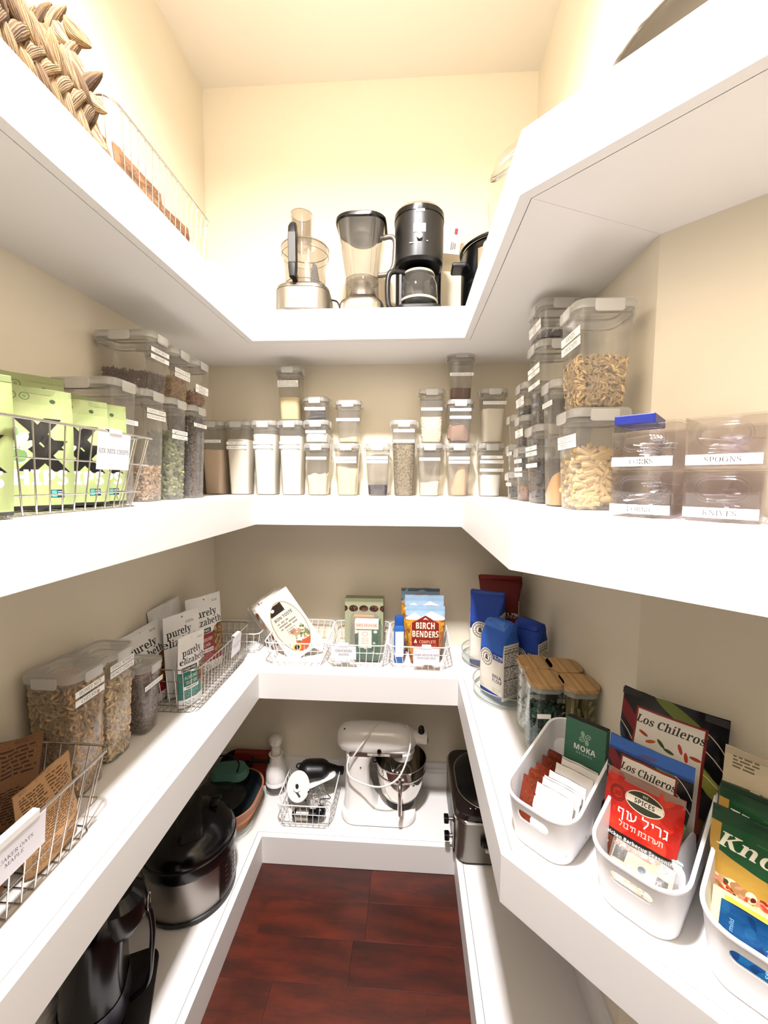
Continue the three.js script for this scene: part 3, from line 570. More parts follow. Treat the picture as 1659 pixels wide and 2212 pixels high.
// ---- clear acrylic bins of cutlery on the angled run
{
  const bw = 0.1, bd = 0.155, bh = 0.08;
  const acr = new THREE.MeshPhysicalMaterial({ color: 0xf1eff0, roughness: 0.05, transmission: 1, thickness: 0, ior: 1.5, side: THREE.DoubleSide });
  const body = merge([loft([{ y: 0.001, w: bw - 0.01, d: bd - 0.008, r: 0.006 }, { y: 0.004, w: bw - 0.004, d: bd - 0.004, r: 0.008 }, { y: bh - 0.004, w: bw - 0.001, d: bd - 0.001, r: 0.008 }], { top: false }),
    loft([{ y: 0.006, w: bw - 0.01, d: bd - 0.01, r: 0.006 }, { y: bh - 0.004, w: bw - 0.006, d: bd - 0.006, r: 0.006 }], { top: false })]);
  const lip = loft([{ y: bh - 0.0045, w: bw - 0.006, d: bd - 0.006, r: 0.007 }, { y: bh - 0.004, w: bw + 0.001, d: bd + 0.001, r: 0.009 }, { y: bh - 0.0006, w: bw + 0.001, d: bd + 0.001, r: 0.009 }, { y: bh - 0.0002, w: bw - 0.005, d: bd - 0.005, r: 0.007 }], { top: false, bottom: false });
  const ring = (a, b, q) => tube(rrect(a, b, b / 2 - 0.001, 6).map(([x, y]) => [x, y, 0]), q, true, 70, 6);
  const grip = merge([mv(ring(0.058, 0.03, 0.0014), 0, 0.05, bd / 2), mv(ring(0.066, 0.038, 0.0008), 0, 0.05, bd / 2 - 0.0004)]);
  const mk = (word, label, t, y) => {
    const g = thing('cutlery_bin', label, 'bin', dg(t, T2 + y, -0.12 - bd / 2), DIAG);
    part('body', body, acr, g); part('rim', lip, acr, g); part('grip', grip, acr, g);
    part('paper_label', mv(paper(0.09, 0.0155, [word], { size: 0.72, weight: '' }), -0.001, 0.0145, bd / 2 + 0.0006), M.paper, g, `white strip label reading ${word}`);
  };
  mk('FORKS', 'lower clear acrylic bin labelled FORKS', 0.168, 0);
  mk('FORKS', 'upper clear acrylic bin labelled FORKS', 0.168, bh);
  mk('KNIVES', 'lower clear acrylic bin labelled KNIVES', 0.275, 0);
  mk('SPOONS', 'upper clear acrylic bin labelled SPOONS', 0.275, bh);
  // plastic cutlery, one of each kind, then clones
  const wp = std(0xf2f0ee, 0.35), cp = new THREE.MeshPhysicalMaterial({ color: 0xf4f0f2, roughness: 0.1, transmission: 0.8, thickness: 0, ior: 1.5, side: THREE.DoubleSide });
  const handle = (L) => rbox(0.006, 0.0016, L, 0.0007, 0, 0, L / 2);
  const forkG = () => [handle(0.09), rbox(0.019, 0.0018, 0.02, 0.0008, 0, 0, -0.008), ...[-1.5, -0.5, 0.5, 1.5].map((i) => rbox(0.0028, 0.0016, 0.032, 0.0006, i * 0.0052, 0.001, -0.03))];
  const spoonG = () => [handle(0.09), mv(new THREE.SphereGeometry(0.016, 14, 8, 0, 6.3, 1.57, 1.57).scale(1, 0.35, 1.5), 0, 0.003, -0.02)];
  const knifeG = () => [handle(0.085), rbox(0.0115, 0.0014, 0.075, 0.0006, 0.002, 0, -0.036)];
  const kinds = { fork: [merge(forkG()), wp], spoon: [merge(spoonG()), cp], knife: [merge(knifeG()), cp] };
  const r = rng(71);
  const fill = (kind, n, t, y, group, where) => {
    for (let i = 0; i < n; i++) {
      const [g, m] = kinds[kind];
      const [px, py, pz] = dg(t + (r() - 0.5) * 0.02, T2 + y + 0.012 + i * 0.005, -0.12 - bd / 2 + (r() - 0.5) * 0.012);
      const o = solo(`plastic_${kind}`, g, m, `${m === wp ? 'white' : 'clear'} plastic ${kind} lying in the ${where}`, kind, [px, py, pz], DIAG + (r() - 0.5) * 0.6 + (r() < 0.4 ? Math.PI : 0), group);
      o.rotation.order = 'YXZ'; o.rotation.z = (r() - 0.5) * 0.5; o.rotation.x = (r() - 0.5) * 0.1;
    }
  };
  fill('fork', 10, 0.168, 0, 'forks in the lower bin', 'lower FORKS bin');
  fill('fork', 10, 0.168, bh, 'forks in the upper bin', 'upper FORKS bin');
  fill('knife', 8, 0.275, 0, 'knives in the lower bin', 'KNIVES bin');
  fill('spoon', 9, 0.275, bh, 'spoons in the upper bin', 'SPOONS bin');
  const bl = thing('napkin_box', 'flat dark blue box lying across the rim of the upper FORKS bin', 'box', dg(0.14, T2 + 2 * bh + 0.0004, -0.2), DIAG + 0.12); bl.rotation.order = 'YXZ'; bl.rotation.z = 0.02;
  part('carton', rbox(0.062, 0.017, 0.11, 0.002, 0, 0.0085, 0), std(0x0b1f78, 0.4), bl);
}

// ---- chips in a chrome wire basket
{
  const chipPrint = print(512, 720, (c, w, h) => {
    c.fillStyle = '#98a46d'; c.fillRect(0, 0, w, h);
    c.fillStyle = '#909b66'; c.fillRect(0, 0, w, 100);
    for (let i = 0; i < 3; i++) { c.strokeStyle = '#4d6a34'; c.lineWidth = 5; c.beginPath(); c.arc(190 + i * 55, 58, 20, 0, 7); c.stroke(); txt(c, ['V', 'N', 'G'][i], 190 + i * 55, 58, 22, '#4d6a34'); }
    blob(c, 420, 74, 13, 13, '#38482a');
    const K = '#0c0c0c';
    txt(c, 'S', 84, 260, 230, K, { weight: '900', sx: 1.05 });
    c.fillStyle = K; c.fillRect(150, 180, 62, 300); 
    c.fillRect(60, 340, 60, 140);
    const X = (x, y, ww, hh, b) => { c.fillStyle = K; for (const s of [0, 1]) { c.beginPath(); c.moveTo(s ? x + ww : x, y); c.lineTo(s ? x + ww - b : x + b, y); c.lineTo(s ? x : x + ww, y + hh); c.lineTo(s ? x + b : x + ww - b, y + hh); c.fill(); } };
    X(232, 180, 220, 190, 78); X(236, 310, 236, 190, 78);
    for (const [x, y, a, b, r, q] of [[190, 330, 46, 26, 0.3, '#51703f'], [230, 290, 26, 52, 0.2, '#6f9155'], [262, 320, 20, 46, 0.6, '#cfe6a2'], [205, 400, 26, 56, 0, '#cfe3a6'], [250, 410, 34, 40, 0.2, '#5f8147'], [286, 350, 12, 34, 0.8, '#bcd98a']]) { blob(c, x, y, a + 5, b + 5, '#e3efc4', r); blob(c, x, y, a, b, q, r); }
    txt(c, 'CHIPS', 300, 535, 118, '#fbfaf2', { weight: '900', sx: 0.95 });
    c.fillStyle = K; c.fillRect(48, 610, 14, 46); c.fillRect(32, 626, 46, 14);
    txt(c, 'NET WT 3.5 OZ (99g)', 210, 640, 16, '#6d7f45', { weight: 'normal' });
    c.fillStyle = '#1c3552'; c.fillRect(372, 608, 64, 48); c.fillStyle = '#4fa08c'; c.fillRect(376, 612, 24, 40); c.fillStyle = '#d9e6ea'; c.fillRect(404, 618, 28, 5); c.fillRect(404, 630, 28, 5);
    c.fillStyle = '#0d0d0d'; c.fillRect(0, 700, w, 20);
  }, 0.28);
  const green = std(0x86925f, 0.35, 0, two);
  const bags = [[-0.632, -0.512, 1.0, 0.2, 'half-cut green chips bag at the very left edge of the basket'],
    [-0.683, -0.685, 1.02, 0.213, 'green chips bag in front with the full word CHIPS showing'],
    [-0.762, -0.745, 0.98, 0.252, 'green chips bag at the back with three round icons on its top flap'],
    [-0.692, -0.788, 1.0, 0.212, 'green chips bag behind the white card of the basket'],
    [-0.755, -0.825, 1.0, 0.232, 'green chips bag half hidden behind the card and its neighbours'],
    [-0.698, -0.85, 1.0, 0.214, 'green chips bag at the right end of the chrome basket']];
  bags.forEach(([x, z, turn, h, label], i) => pouch('chips_bag', label, 'chips', { at: [x, T2 + 0.006, z], turn, lean: [0.0, 0.05, 0.02, 0.04, 0.03, 0.0][i], w: i === 2 ? 0.185 : 0.17, h: h + 0.006, d: 0.038, front: chipPrint, back: green, seed: i * 3 + 1, wr: 0.005, group: 'green chips bags in the chrome basket' }));
  const b = basket('chrome wire basket full of green chips bags on the container shelf', { w: 0.44, d: 0.27, h: 0.152, tw: 0.045, td: 0.02, at: [-0.715, T2, -0.70], turn: HP, nx: 13, nz: 8, ny: 2, mat: M.chrome, r: 0.0014, rim: 0.0023 });
  clipCard(b, ['SIX MIX CHIPS'], { w: 0.088, h: 0.071, x: 0.08, y: 0.152, z: 0.137, size: 0.19 });
}
// print layout for boxes and bags: front 0..0.5, right side 0.5..0.75, left side 0.75..1 (the back repeats the front)
function boxUV(g, w, h, d) {
  if (g.index) g = g.toNonIndexed();
  const p = g.attributes.position, u = new Float32Array(p.count * 2), A = new THREE.Vector3(), Bv = new THREE.Vector3(), Cv = new THREE.Vector3();
  for (let i = 0; i < p.count; i += 3) {
    A.fromBufferAttribute(p, i); Bv.fromBufferAttribute(p, i + 1); Cv.fromBufferAttribute(p, i + 2);
    const n = Bv.clone().sub(A).cross(Cv.clone().sub(A)), side = Math.abs(n.x) > Math.abs(n.z) * 1.2;
    for (let k = 0; k < 3; k++) {
      const x = p.getX(i + k), y = p.getY(i + k), z = p.getZ(i + k);
      const a = side ? (n.x > 0 ? 0.625 - z / d / 4.1 : 0.875 + z / d / 4.1) : 0.25 + (n.z < 0 ? -1 : 1) * x / w / 2.05;
      u[2 * (i + k)] = Math.max(0.002, Math.min(0.998, a)); u[2 * (i + k) + 1] = Math.max(0.004, Math.min(0.996, y / h));
    }
  }
  g.setAttribute('uv', new THREE.BufferAttribute(u, 2)); return g;
}
const capsule = (r, L, x = 0, y = 0, z = 0) => new THREE.CapsuleGeometry(r, L, 5, 14).translate(x, y, z);
const ball = (r, x = 0, y = 0, z = 0, a = 20, b = 14) => new THREE.SphereGeometry(r, a, b).translate(x, y, z);
const ringG = (R, r, x, y, z, n = 40) => mv(new THREE.TorusGeometry(R, r, 8, n), x, y, z, Math.PI / 2);

// ================================================================ top shelf: appliances on the back run
{ // food processor
  const t = thing('food_processor', 'grey food processor with clear bowl and tall feed tube, left of the blender', 'food processor', [-0.388, T1, -1.553], 0.06);
  const bs = part('base', loft([{ y: 0.004, w: 0.186, d: 0.196, r: 0.05 }, { y: 0.008, w: 0.194, d: 0.204, r: 0.055 }, { y: 0.078, w: 0.19, d: 0.2, r: 0.055 }, { y: 0.0785, w: 0.186, d: 0.196, r: 0.053 }, { y: 0.0805, w: 0.186, d: 0.196, r: 0.053 }, { y: 0.081, w: 0.19, d: 0.2, r: 0.055 }, { y: 0.094, w: 0.184, d: 0.19, r: 0.055 }, { y: 0.102, w: 0.166, d: 0.17, r: 0.055 }], { k: 9, crease: 0.5 }), M.brushed, t);
  part('name_plate', [mv(loft([{ y: 0, w: 0.094, d: 0.024, r: 0.007 }, { y: 0.003, w: 0.092, d: 0.022, r: 0.006 }]), 0, 0, 0, Math.PI / 2)].map((g) => mv(g, 0, 0.044, 0.1)), std(0xf2f0ea, 0.4), bs);
  part('name_print', mv(paper(0.074, 0.012, ['CUISINART'], { color: '#d8d2c6', weight: 'bold', font: 'sans-serif' }), 0, 0.044, 0.1034), M.paper, bs);
  part('foot', [-1, 1].flatMap((a) => [-1, 1].map((b) => cyl(0.012, 0.012, 0.005, a * 0.06, 0.0026, b * 0.065, 14))), M.rubber, bs);
  const bl = part('bowl', lathe([[0.002, 0.104], [0.068, 0.104], [0.072, 0.11], [0.073, 0.17], [0.078, 0.212], [0.085, 0.226], [0.086, 0.25]], 56), M.smoke, t);
  part('bowl_ring', [ringG(0.086, 0.0013, 0, 0.25, 0), ringG(0.0845, 0.001, 0, 0.226, 0), ringG(0.0725, 0.0015, 0, 0.122, 0), ringG(0.073, 0.001, 0, 0.108, 0)], std(0x77695a, 0.4), bl);
  const lid = part('lid', lathe([[0.038, 0.262], [0.06, 0.262], [0.083, 0.256], [0.085, 0.247]], 56), M.smoke, t);
  part('feed_tube', [lathe([[0.036, 0.255], [0.037, 0.33], [0.0395, 0.372], [0.0385, 0.374], [0.034, 0.372], [0.033, 0.26]], 40), ringG(0.039, 0.0012, 0, 0.373, 0)].map((g) => mv(g, -0.012, 0, 0)), M.smoke, lid);
  const hd = part('handle', [loft([{ y: 0, w: 0.024, d: 0.026, r: 0.009 }, { y: 0.03, w: 0.031, d: 0.032, r: 0.013 }, { y: 0.13, w: 0.032, d: 0.032, r: 0.013 }, { y: 0.165, w: 0.03, d: 0.03, r: 0.013, z: -0.004 }, { y: 0.18, w: 0.022, d: 0.022, r: 0.01, z: -0.012 }], { k: 6 }), box(0.02, 0.03, 0.04, 0, 0.15, -0.022), box(0.018, 0.02, 0.04, 0, 0.012, -0.02)].map((g) => mv(g, -0.022, 0.105, 0.11)), M.black, t);
  part('grip', mv(rbox(0.026, 0.1, 0.006, 0.003, 0, 0.09, 0.0145), -0.022, 0.105, 0.11), M.darkgrey, hd);
  part('shaft', [cyl(0.011, 0.012, 0.1, 0.008, 0.16, 0, 16), cyl(0.004, 0.005, 0.06, 0.012, 0.225, 0, 12)], M.white, t);
  part('blade', [mv(plate([[0, 0], [0.036, 0.004], [0.036, 0.03], [0.026, 0.085], [0.012, 0.098], [0.006, 0.06]], 0.004), 0.016, 0.112, -0.002)], M.darkgrey, t);
  part('cord', tube([[0.09, 0.085, -0.02], [0.115, 0.07, 0.0], [0.13, 0.035, 0.03], [0.14, 0.006, 0.05], [0.15, 0.004, 0.05]], 0.003), M.rubber, t);
}
{ // blender
  const t = thing('blender', 'silver blender with tall clear jar and black lid between food processor and coffee maker', 'blender', [-0.176, T1, -1.536]);
  const bs = part('base', loft([{ y: 0.006, w: 0.15, d: 0.15, r: 0.045 }, { y: 0.01, w: 0.16, d: 0.16, r: 0.05 }, { y: 0.03, w: 0.16, d: 0.16, r: 0.05 }, { y: 0.042, w: 0.15, d: 0.15, r: 0.05 }, { y: 0.05, w: 0.126, d: 0.126, r: 0.06 }, { y: 0.062, w: 0.112, d: 0.112, r: 0.055 }], { k: 9 }), M.steel, t);
  part('name_plate', rbox(0.066, 0.013, 0.003, 0.001, 0, 0.023, 0.0806), std(0xe9e5dc, 0.35), bs);
  part('foot', loft([{ y: 0, w: 0.146, d: 0.146, r: 0.045 }, { y: 0.0065, w: 0.148, d: 0.148, r: 0.045 }], { k: 9 }), M.rubber, bs);
  part('collar', [lathe([[0.05, 0.062], [0.062, 0.064], [0.0625, 0.11], [0.06, 0.125], [0.056, 0.128]], 48), ringG(0.0605, 0.0012, 0, 0.126, 0)], M.smoke, t);
  part('blade_hub', lathe([[0.054, 0.062], [0.05, 0.085], [0.04, 0.1], [0.036, 0.115], [0, 0.118]], 40), M.steel, t);
  part('jar', loft([{ y: 0.124, w: 0.112, d: 0.112, r: 0.04 }, { y: 0.16, w: 0.124, d: 0.124, r: 0.04 }, { y: 0.304, w: 0.166, d: 0.166, r: 0.05 }], { k: 8, bottom: true, top: false }), M.smoke, t);
  part('jar_rib', [-1, 1].flatMap((a) => [-1, 1].map((b) => rod([a * 0.034, 0.135, b * 0.052], [a * 0.046, 0.285, b * 0.076], 0.0022, 8))), M.glass, t);
  const lid = part('lid', [loft([{ y: 0.302, w: 0.166, d: 0.166, r: 0.05 }, { y: 0.306, w: 0.178, d: 0.178, r: 0.058 }, { y: 0.316, w: 0.178, d: 0.178, r: 0.058 }, { y: 0.324, w: 0.16, d: 0.16, r: 0.055 }], { k: 8 }), lathe([[0.058, 0.303], [0.055, 0.27], [0.05, 0.266], [0.03, 0.266], [0.028, 0.285], [0, 0.285]], 40)], M.gloss, t);
  part('cap', lathe([[0.026, 0.324], [0.027, 0.336], [0.022, 0.34], [0, 0.341]], 30), M.smoke, lid);
  part('handle', [tube([[0.066, 0.268, 0.01], [0.105, 0.272, 0.012], [0.116, 0.262, 0.012], [0.117, 0.21, 0.012], [0.112, 0.17, 0.012], [0.096, 0.148, 0.011], [0.056, 0.142, 0.01]], 0.0085, false, 40, 10)], std(0x6e675d, 0.35, 0.3), t);
}
{ // coffee maker
  const t = thing('coffee_maker', 'tall black coffee maker with a glass carafe on the top shelf', 'coffee maker', [0.027, T1, -1.548]);
  part('body', [loft([{ y: 0.001, w: 0.168, d: 0.182, r: 0.04 }, { y: 0.014, w: 0.168, d: 0.182, r: 0.04 }, { y: 0.018, w: 0.16, d: 0.174, r: 0.04 }], { k: 7 }), loft([{ y: 0.014, w: 0.168, d: 0.062, r: 0.02, z: -0.06 }, { y: 0.2, w: 0.17, d: 0.062, r: 0.02, z: -0.06 }], { k: 6 }),
    loft([{ y: 0.165, w: 0.15, d: 0.16, r: 0.07 }, { y: 0.175, w: 0.168, d: 0.18, r: 0.078 }, { y: 0.2, w: 0.172, d: 0.182, r: 0.08 }, { y: 0.322, w: 0.172, d: 0.182, r: 0.08 }], { k: 9 })], M.black, t);
  part('top_band', loft([{ y: 0.3225, w: 0.176, d: 0.186, r: 0.082 }, { y: 0.34, w: 0.176, d: 0.186, r: 0.082 }, { y: 0.343, w: 0.168, d: 0.178, r: 0.08 }], { k: 9 }), M.gloss, t);
  const lid = part('lid', loft([{ y: 0.342, w: 0.166, d: 0.176, r: 0.08 }, { y: 0.352, w: 0.16, d: 0.17, r: 0.078 }, { y: 0.362, w: 0.12, d: 0.13, r: 0.058 }, { y: 0.366, w: 0.06, d: 0.06, r: 0.028 }], { k: 9, bottom: false }), M.smoke, t);
  part('lid_knob', rbox(0.04, 0.01, 0.014, 0.004, 0, 0.371, 0), M.glass, lid);
  const pn = part('display_frame', rbox(0.042, 0.028, 0.005, 0.002, 0, 0.262, 0.0905), std(0xe8e6e0, 0.3), t);
  part('display', rbox(0.032, 0.016, 0.002, 0.001, 0, 0.262, 0.0935), std(0xfbfbf6, 0.25), pn);
  part('knob', mv(cyl(0.009, 0.01, 0.012, 0, 0, 0, 24), 0, 0.232, 0.094, 0), M.chrome, t).geometry.translate(0, -0.232, -0.094).rotateX(Math.PI / 2).translate(0, 0.232, 0.095);
  part('badge', rbox(0.03, 0.01, 0.002, 0.001, 0.002, 0.318, 0.0912), std(0x9c988f, 0.3, 0.6), t);
  part('panel_print', [[-0.026, 0.214, 0.016], [0, 0.216, 0.012], [0.026, 0.219, 0.005]].map(([x, y, w]) => rbox(w, 0.0026, 0.0012, 0.0004, x, y, 0.0908)), std(0xd8d6d0, 0.4), t);
  const cf = part('carafe', lathe([[0.002, 0.02], [0.055, 0.02], [0.064, 0.03], [0.068, 0.06], [0.066, 0.1], [0.056, 0.132], [0.05, 0.14]], 48).translate(0, 0, 0.018), M.smoke, t, 'glass carafe');
  part('carafe_band', [lathe([[0.0672, 0.04], [0.0688, 0.041], [0.0692, 0.048], [0.0676, 0.049]], 48), lathe([[0.0562, 0.134], [0.058, 0.136], [0.055, 0.143], [0.051, 0.143]], 48)].map((g) => g.translate(0, 0, 0.018)), std(0xd4cbb6, 0.35, 0.4), cf);
  part('carafe_lid', lathe([[0, 0.158], [0.03, 0.157], [0.05, 0.148], [0.053, 0.142], [0, 0.142]], 40).translate(0, 0, 0.018), M.gloss, cf);
  part('carafe_foot', lathe([[0, 0.0185], [0.06, 0.0185], [0.0655, 0.026], [0.067, 0.038], [0.0, 0.039]], 40).translate(0, 0, 0.018), M.black, cf);
  part('carafe_handle', [tube([[-0.05, 0.142, 0.04], [-0.09, 0.138, 0.056], [-0.104, 0.125, 0.06], [-0.106, 0.03, 0.06], [-0.098, 0.014, 0.058], [-0.066, 0.014, 0.045]], 0.0095, false, 44, 10), rbox(0.016, 0.11, 0.014, 0.005, -0.064, 0.08, 0.044)], M.black, cf);
}
{ // leaflet wedged behind the coffee maker
  const t = thing('leaflet', 'white printed card with a red square sticking out behind the coffee maker', 'card', [0.148, T1 + 0.33, -1.69]); t.rotation.z = -0.12;
  part('card', rbox(0.084, 0.11, 0.004, 0.001, 0, 0.02, 0), std(0xc9c4ba, 0.6), t);
  part('red_patch', rbox(0.012, 0.022, 0.001, 0.0004, 0.02, 0.05, 0.0026), std(0x8c1d16, 0.5), t);
  part('print', [0, 1, 2].map((i) => rbox(0.004, 0.03 - 0.004 * i, 0.0008, 0.0003, 0.008 + 0.007 * i, -0.005, 0.0024)), std(0x6d665c, 0.6), t);
}
{ // multicooker half hidden by the right run of the top shelf
  const t = thing('slow_cooker', 'black and steel lidded pot half hidden at the top shelf end', 'cooker', [0.318, T1, -1.56]);
  part('body', lathe([[0, 0.004], [0.128, 0.004], [0.136, 0.015], [0.138, 0.21], [0.132, 0.222]], 56), M.gloss, t);
  part('steel_wrap', new THREE.CylinderGeometry(0.1395, 0.1388, 0.13, 40, 1, true, -0.75, 1.9).translate(0, 0.125, 0), M.steel, t);
  part('rim', [ringG(0.139, 0.005, 0, 0.224, 0, 56), ringG(0.134, 0.0025, 0, 0.231, 0, 56)], M.gloss, t);
  const l = part('lid', lathe([[0.136, 0.229], [0.12, 0.246], [0.07, 0.264], [0, 0.27]], 56), M.smoke, t);
  part('lid_knob', lathe([[0.012, 0.268], [0.014, 0.28], [0.026, 0.288], [0.024, 0.298], [0, 0.3]], 30), M.gloss, l);
  part('handle', [rbox(0.05, 0.016, 0.07, 0.006, -0.15, 0.165, 0.02), rbox(0.05, 0.016, 0.07, 0.006, 0.15, 0.165, 0.02)], M.black, t);
  part('dial', mv(cyl(0.017, 0.019, 0.018, 0, 0, 0, 24), 0, 0, 0.148, Math.PI / 2).rotateY(-0.45).translate(0, 0.18, 0), M.chrome, t);
}
{ // big clear jar, tilted mouth towards the aisle
  const t = thing('glass_jar', 'big clear glass cookie jar with chrome ringed mouth on the top shelf', 'jar', [0.335, T1, -1.2], -0.9);
  const prof = [[0.001, 0.003], [0.085, 0.003], [0.1, 0.014], [0.118, 0.08], [0.13, 0.17], [0.128, 0.22], [0.112, 0.262], [0.085, 0.288], [0.06, 0.298]];
  part('body', lathe(prof, 60), M.glass, t);
  const mouth = part('mouth_ring', [mv(new THREE.TorusGeometry(0.062, 0.0035, 10, 48), 0, 0, 0), mv(new THREE.TorusGeometry(0.056, 0.002, 8, 48), 0, 0, 0.006)].map((g) => mv(g, 0, 0.232, 0.1, -0.62)), M.chrome, t);
  part('lid', mv(lathe([[0, 0.03], [0.03, 0.027], [0.05, 0.014], [0.059, 0]], 40), 0, 0, 0, Math.PI / 2).rotateX(-0.62).translate(0, 0.232, 0.1), M.glass, mouth);
}
{ // pan propped on the angled run
  const t = thing('steel_pan', 'large round stainless steel pan lid propped on edge at the top right corner', 'pan', dg(0.2, T1 + 0.0, -0.15), DIAG); t.rotation.order = 'YXZ'; t.rotation.x = -0.34;
  const disc = lathe([[0, 0.012], [0.09, 0.012], [0.125, 0.004], [0.142, 0], [0.15, 0.001], [0.152, 0.004], [0.149, 0.006], [0.142, 0.004], [0.126, 0.009], [0.09, 0.0165], [0, 0.0165]], 64);
  part('disc', mv(disc, 0, 0.152, 0, Math.PI / 2), std(0x4c463a, 0.3, 1), t);
  part('rim', mv(ringG(0.151, 0.0022, 0, 0.003, 0, 64), 0, 0.152, 0, Math.PI / 2), M.steel, t);
  part('handle', [mv(tube([[-0.035, 0, 0], [-0.032, 0, 0.03], [0.032, 0, 0.03], [0.035, 0, 0]], 0.004), 0, 0.152, -0.014, Math.PI)], M.steel, t);
  solo('baking_tray', [loft([{ y: 0.0005, w: 0.2, d: 0.13, r: 0.02 }, { y: 0.011, w: 0.212, d: 0.142, r: 0.026 }, { y: 0.0115, w: 0.206, d: 0.136, r: 0.024 }, { y: 0.003, w: 0.19, d: 0.12, r: 0.016 }], { top: true })], M.darkgrey, 'thin dark baking tray lying flat below the round steel pan', 'tray', dg(0.13, T1, -0.085), DIAG);
}

// ---- left run of the top shelf: woven basket, wire basket of paper bags, white package
{
  const fibre = canvasTex(256, 128, (c, w, h) => { const r = rng(77); c.fillStyle = '#a98a5e'; c.fillRect(0, 0, w, h); for (let i = 0; i < 260; i++) { c.fillStyle = ['rgba(70,46,24,.5)', 'rgba(222,200,160,.45)', 'rgba(120,90,54,.5)', 'rgba(48,30,16,.4)'][i % 4]; c.fillRect(r() * w, r() * h * 0.6, 1 + r() * 5, 30 + r() * 90); } });
  const cols = [0xd8d0c4, 0xffffff, 0xa89a88, 0xe9dcc4].map((c) => std(c, 0.9, 0, { map: fibre, bumpMap: fibre, bumpScale: 0.0015 }));
  const t = thing('woven_basket', 'plaited water hyacinth basket with a handle opening at the top left corner', 'basket', [-0.715, T1, -0.62]);
  part('liner', loft([{ y: 0.004, w: 0.2, d: 0.32, r: 0.05 }, { y: 0.14, w: 0.216, d: 0.35, r: 0.05 }, { y: 0.138, w: 0.196, d: 0.33, r: 0.05 }, { y: 0.01, w: 0.18, d: 0.3, r: 0.05 }], { top: true }), std(0x2e1d10, 0.95), t);
  const fat = [0, 1, 2].map((s) => { const g = new THREE.SphereGeometry(1, 12, 10), p = g.attributes.position; for (let i = 0; i < p.count; i++) { const x = p.getX(i), y = p.getY(i), z = p.getZ(i), a = Math.atan2(z, x), q = 0.0128 * (1 + 0.13 * Math.sin(a * 5 + y * 4 + s * 2) + 0.18 * N(y * 2, a, s)) * Math.max(0.25, 1 - y * y * 0.35); p.setXYZ(i, x * q + 0.007 * y * y, y * 0.036, z * q * 0.75); } g.computeVertexNormals(); return g; });
  const r = rng(41);
  const strand = (x, y, z, ry, tilt, k = 1) => { const m = part('strand', fat[Math.floor(r() * 3)], cols[Math.floor(r() * 4)], t); m.position.set(x, y, z); m.rotation.order = 'YXZ'; m.rotation.set((r() - 0.5) * 0.3, ry, tilt + (r() - 0.5) * 0.25); m.scale.setScalar(k * (0.92 + 0.2 * r())); };
  for (let j = 0; j < 4; j++) for (let i = 0; i < 13; i++) {   // aisle side: rows of leaning plait loops
    const z = -0.16 + i * 0.0275 + (j % 2) * 0.012; strand(0.108 + 0.004 * j * 0.5, 0.031 + j * 0.029, z, Math.PI / 2, (j % 2 ? 0.6 : -0.6));
  }
  const arch = (u) => 0.155 + 0.15 * Math.sqrt(Math.max(0, 1 - (u / 0.105) ** 2));
  for (let j = 0; j < 9; j++) for (let i = 0; i < 8; i++) {      // far end, rising into an arched handle
    const x = -0.1 + i * 0.0285 + (j % 2) * 0.012, y = 0.031 + j * 0.03;
    if (y > arch(x)) continue; if (y > 0.16 && y < 0.225 && Math.abs(x) < 0.045) continue;
    strand(x, y, -0.178, 0, (j % 2 ? 0.6 : -0.6));
  }
  const cl = thing('folded_cloth', 'white folded cloth bag with a dark strap inside the woven basket', 'cloth', [-0.72, T1 + 0.014, -0.6]);
  part('cloth', loft([{ y: 0, w: 0.15, d: 0.24, r: 0.04 }, { y: 0.05, w: 0.16, d: 0.25, r: 0.05 }, { y: 0.13, w: 0.13, d: 0.2, r: 0.05, x: 0.01 }, { y: 0.165, w: 0.05, d: 0.14, r: 0.02, x: 0.03 }], { f: (q) => { q[0] += 0.012 * N(q[1] * 20, q[2] * 20, 3); q[1] += 0.01 * N(q[0] * 20, q[2] * 25, 6); } }), std(0xf1eee6, 0.9), cl);
  part('strap', tube([[0.05, 0.1, -0.12], [0.062, 0.165, -0.08], [0.055, 0.175, -0.02], [0.06, 0.14, 0.06]], 0.005), M.rubber, cl);
}
const kraft = (seed, dark) => print(512, 640, (c, w, h) => {
  c.fillStyle = dark ? '#7a5434' : '#b28a5f'; c.fillRect(0, 0, w, h); speckle(c, 0, 0, w, h, 500, dark ? ['#6d4a2d', '#84603d'] : ['#a88056', '#bc956a'], seed, 2, 9);
  const K = dark ? '#3b2412' : '#5f3d22'; lines(c, 40, 60, 190, 9, 19, K, seed, 0.5); lines(c, 270, 50, 200, 7, 24, K, seed + 1, 0.42); lines(c, 40, 270, 430, 12, 16, K, seed + 2, 0.45); lines(c, 40, 480, 200, 8, 15, K, seed + 3, 0.4); lines(c, 280, 490, 190, 5, 22, K, seed + 4, 0.5);
}, 0.85);
const kraftA = kraft(3, false), kraftB = kraft(9, true);
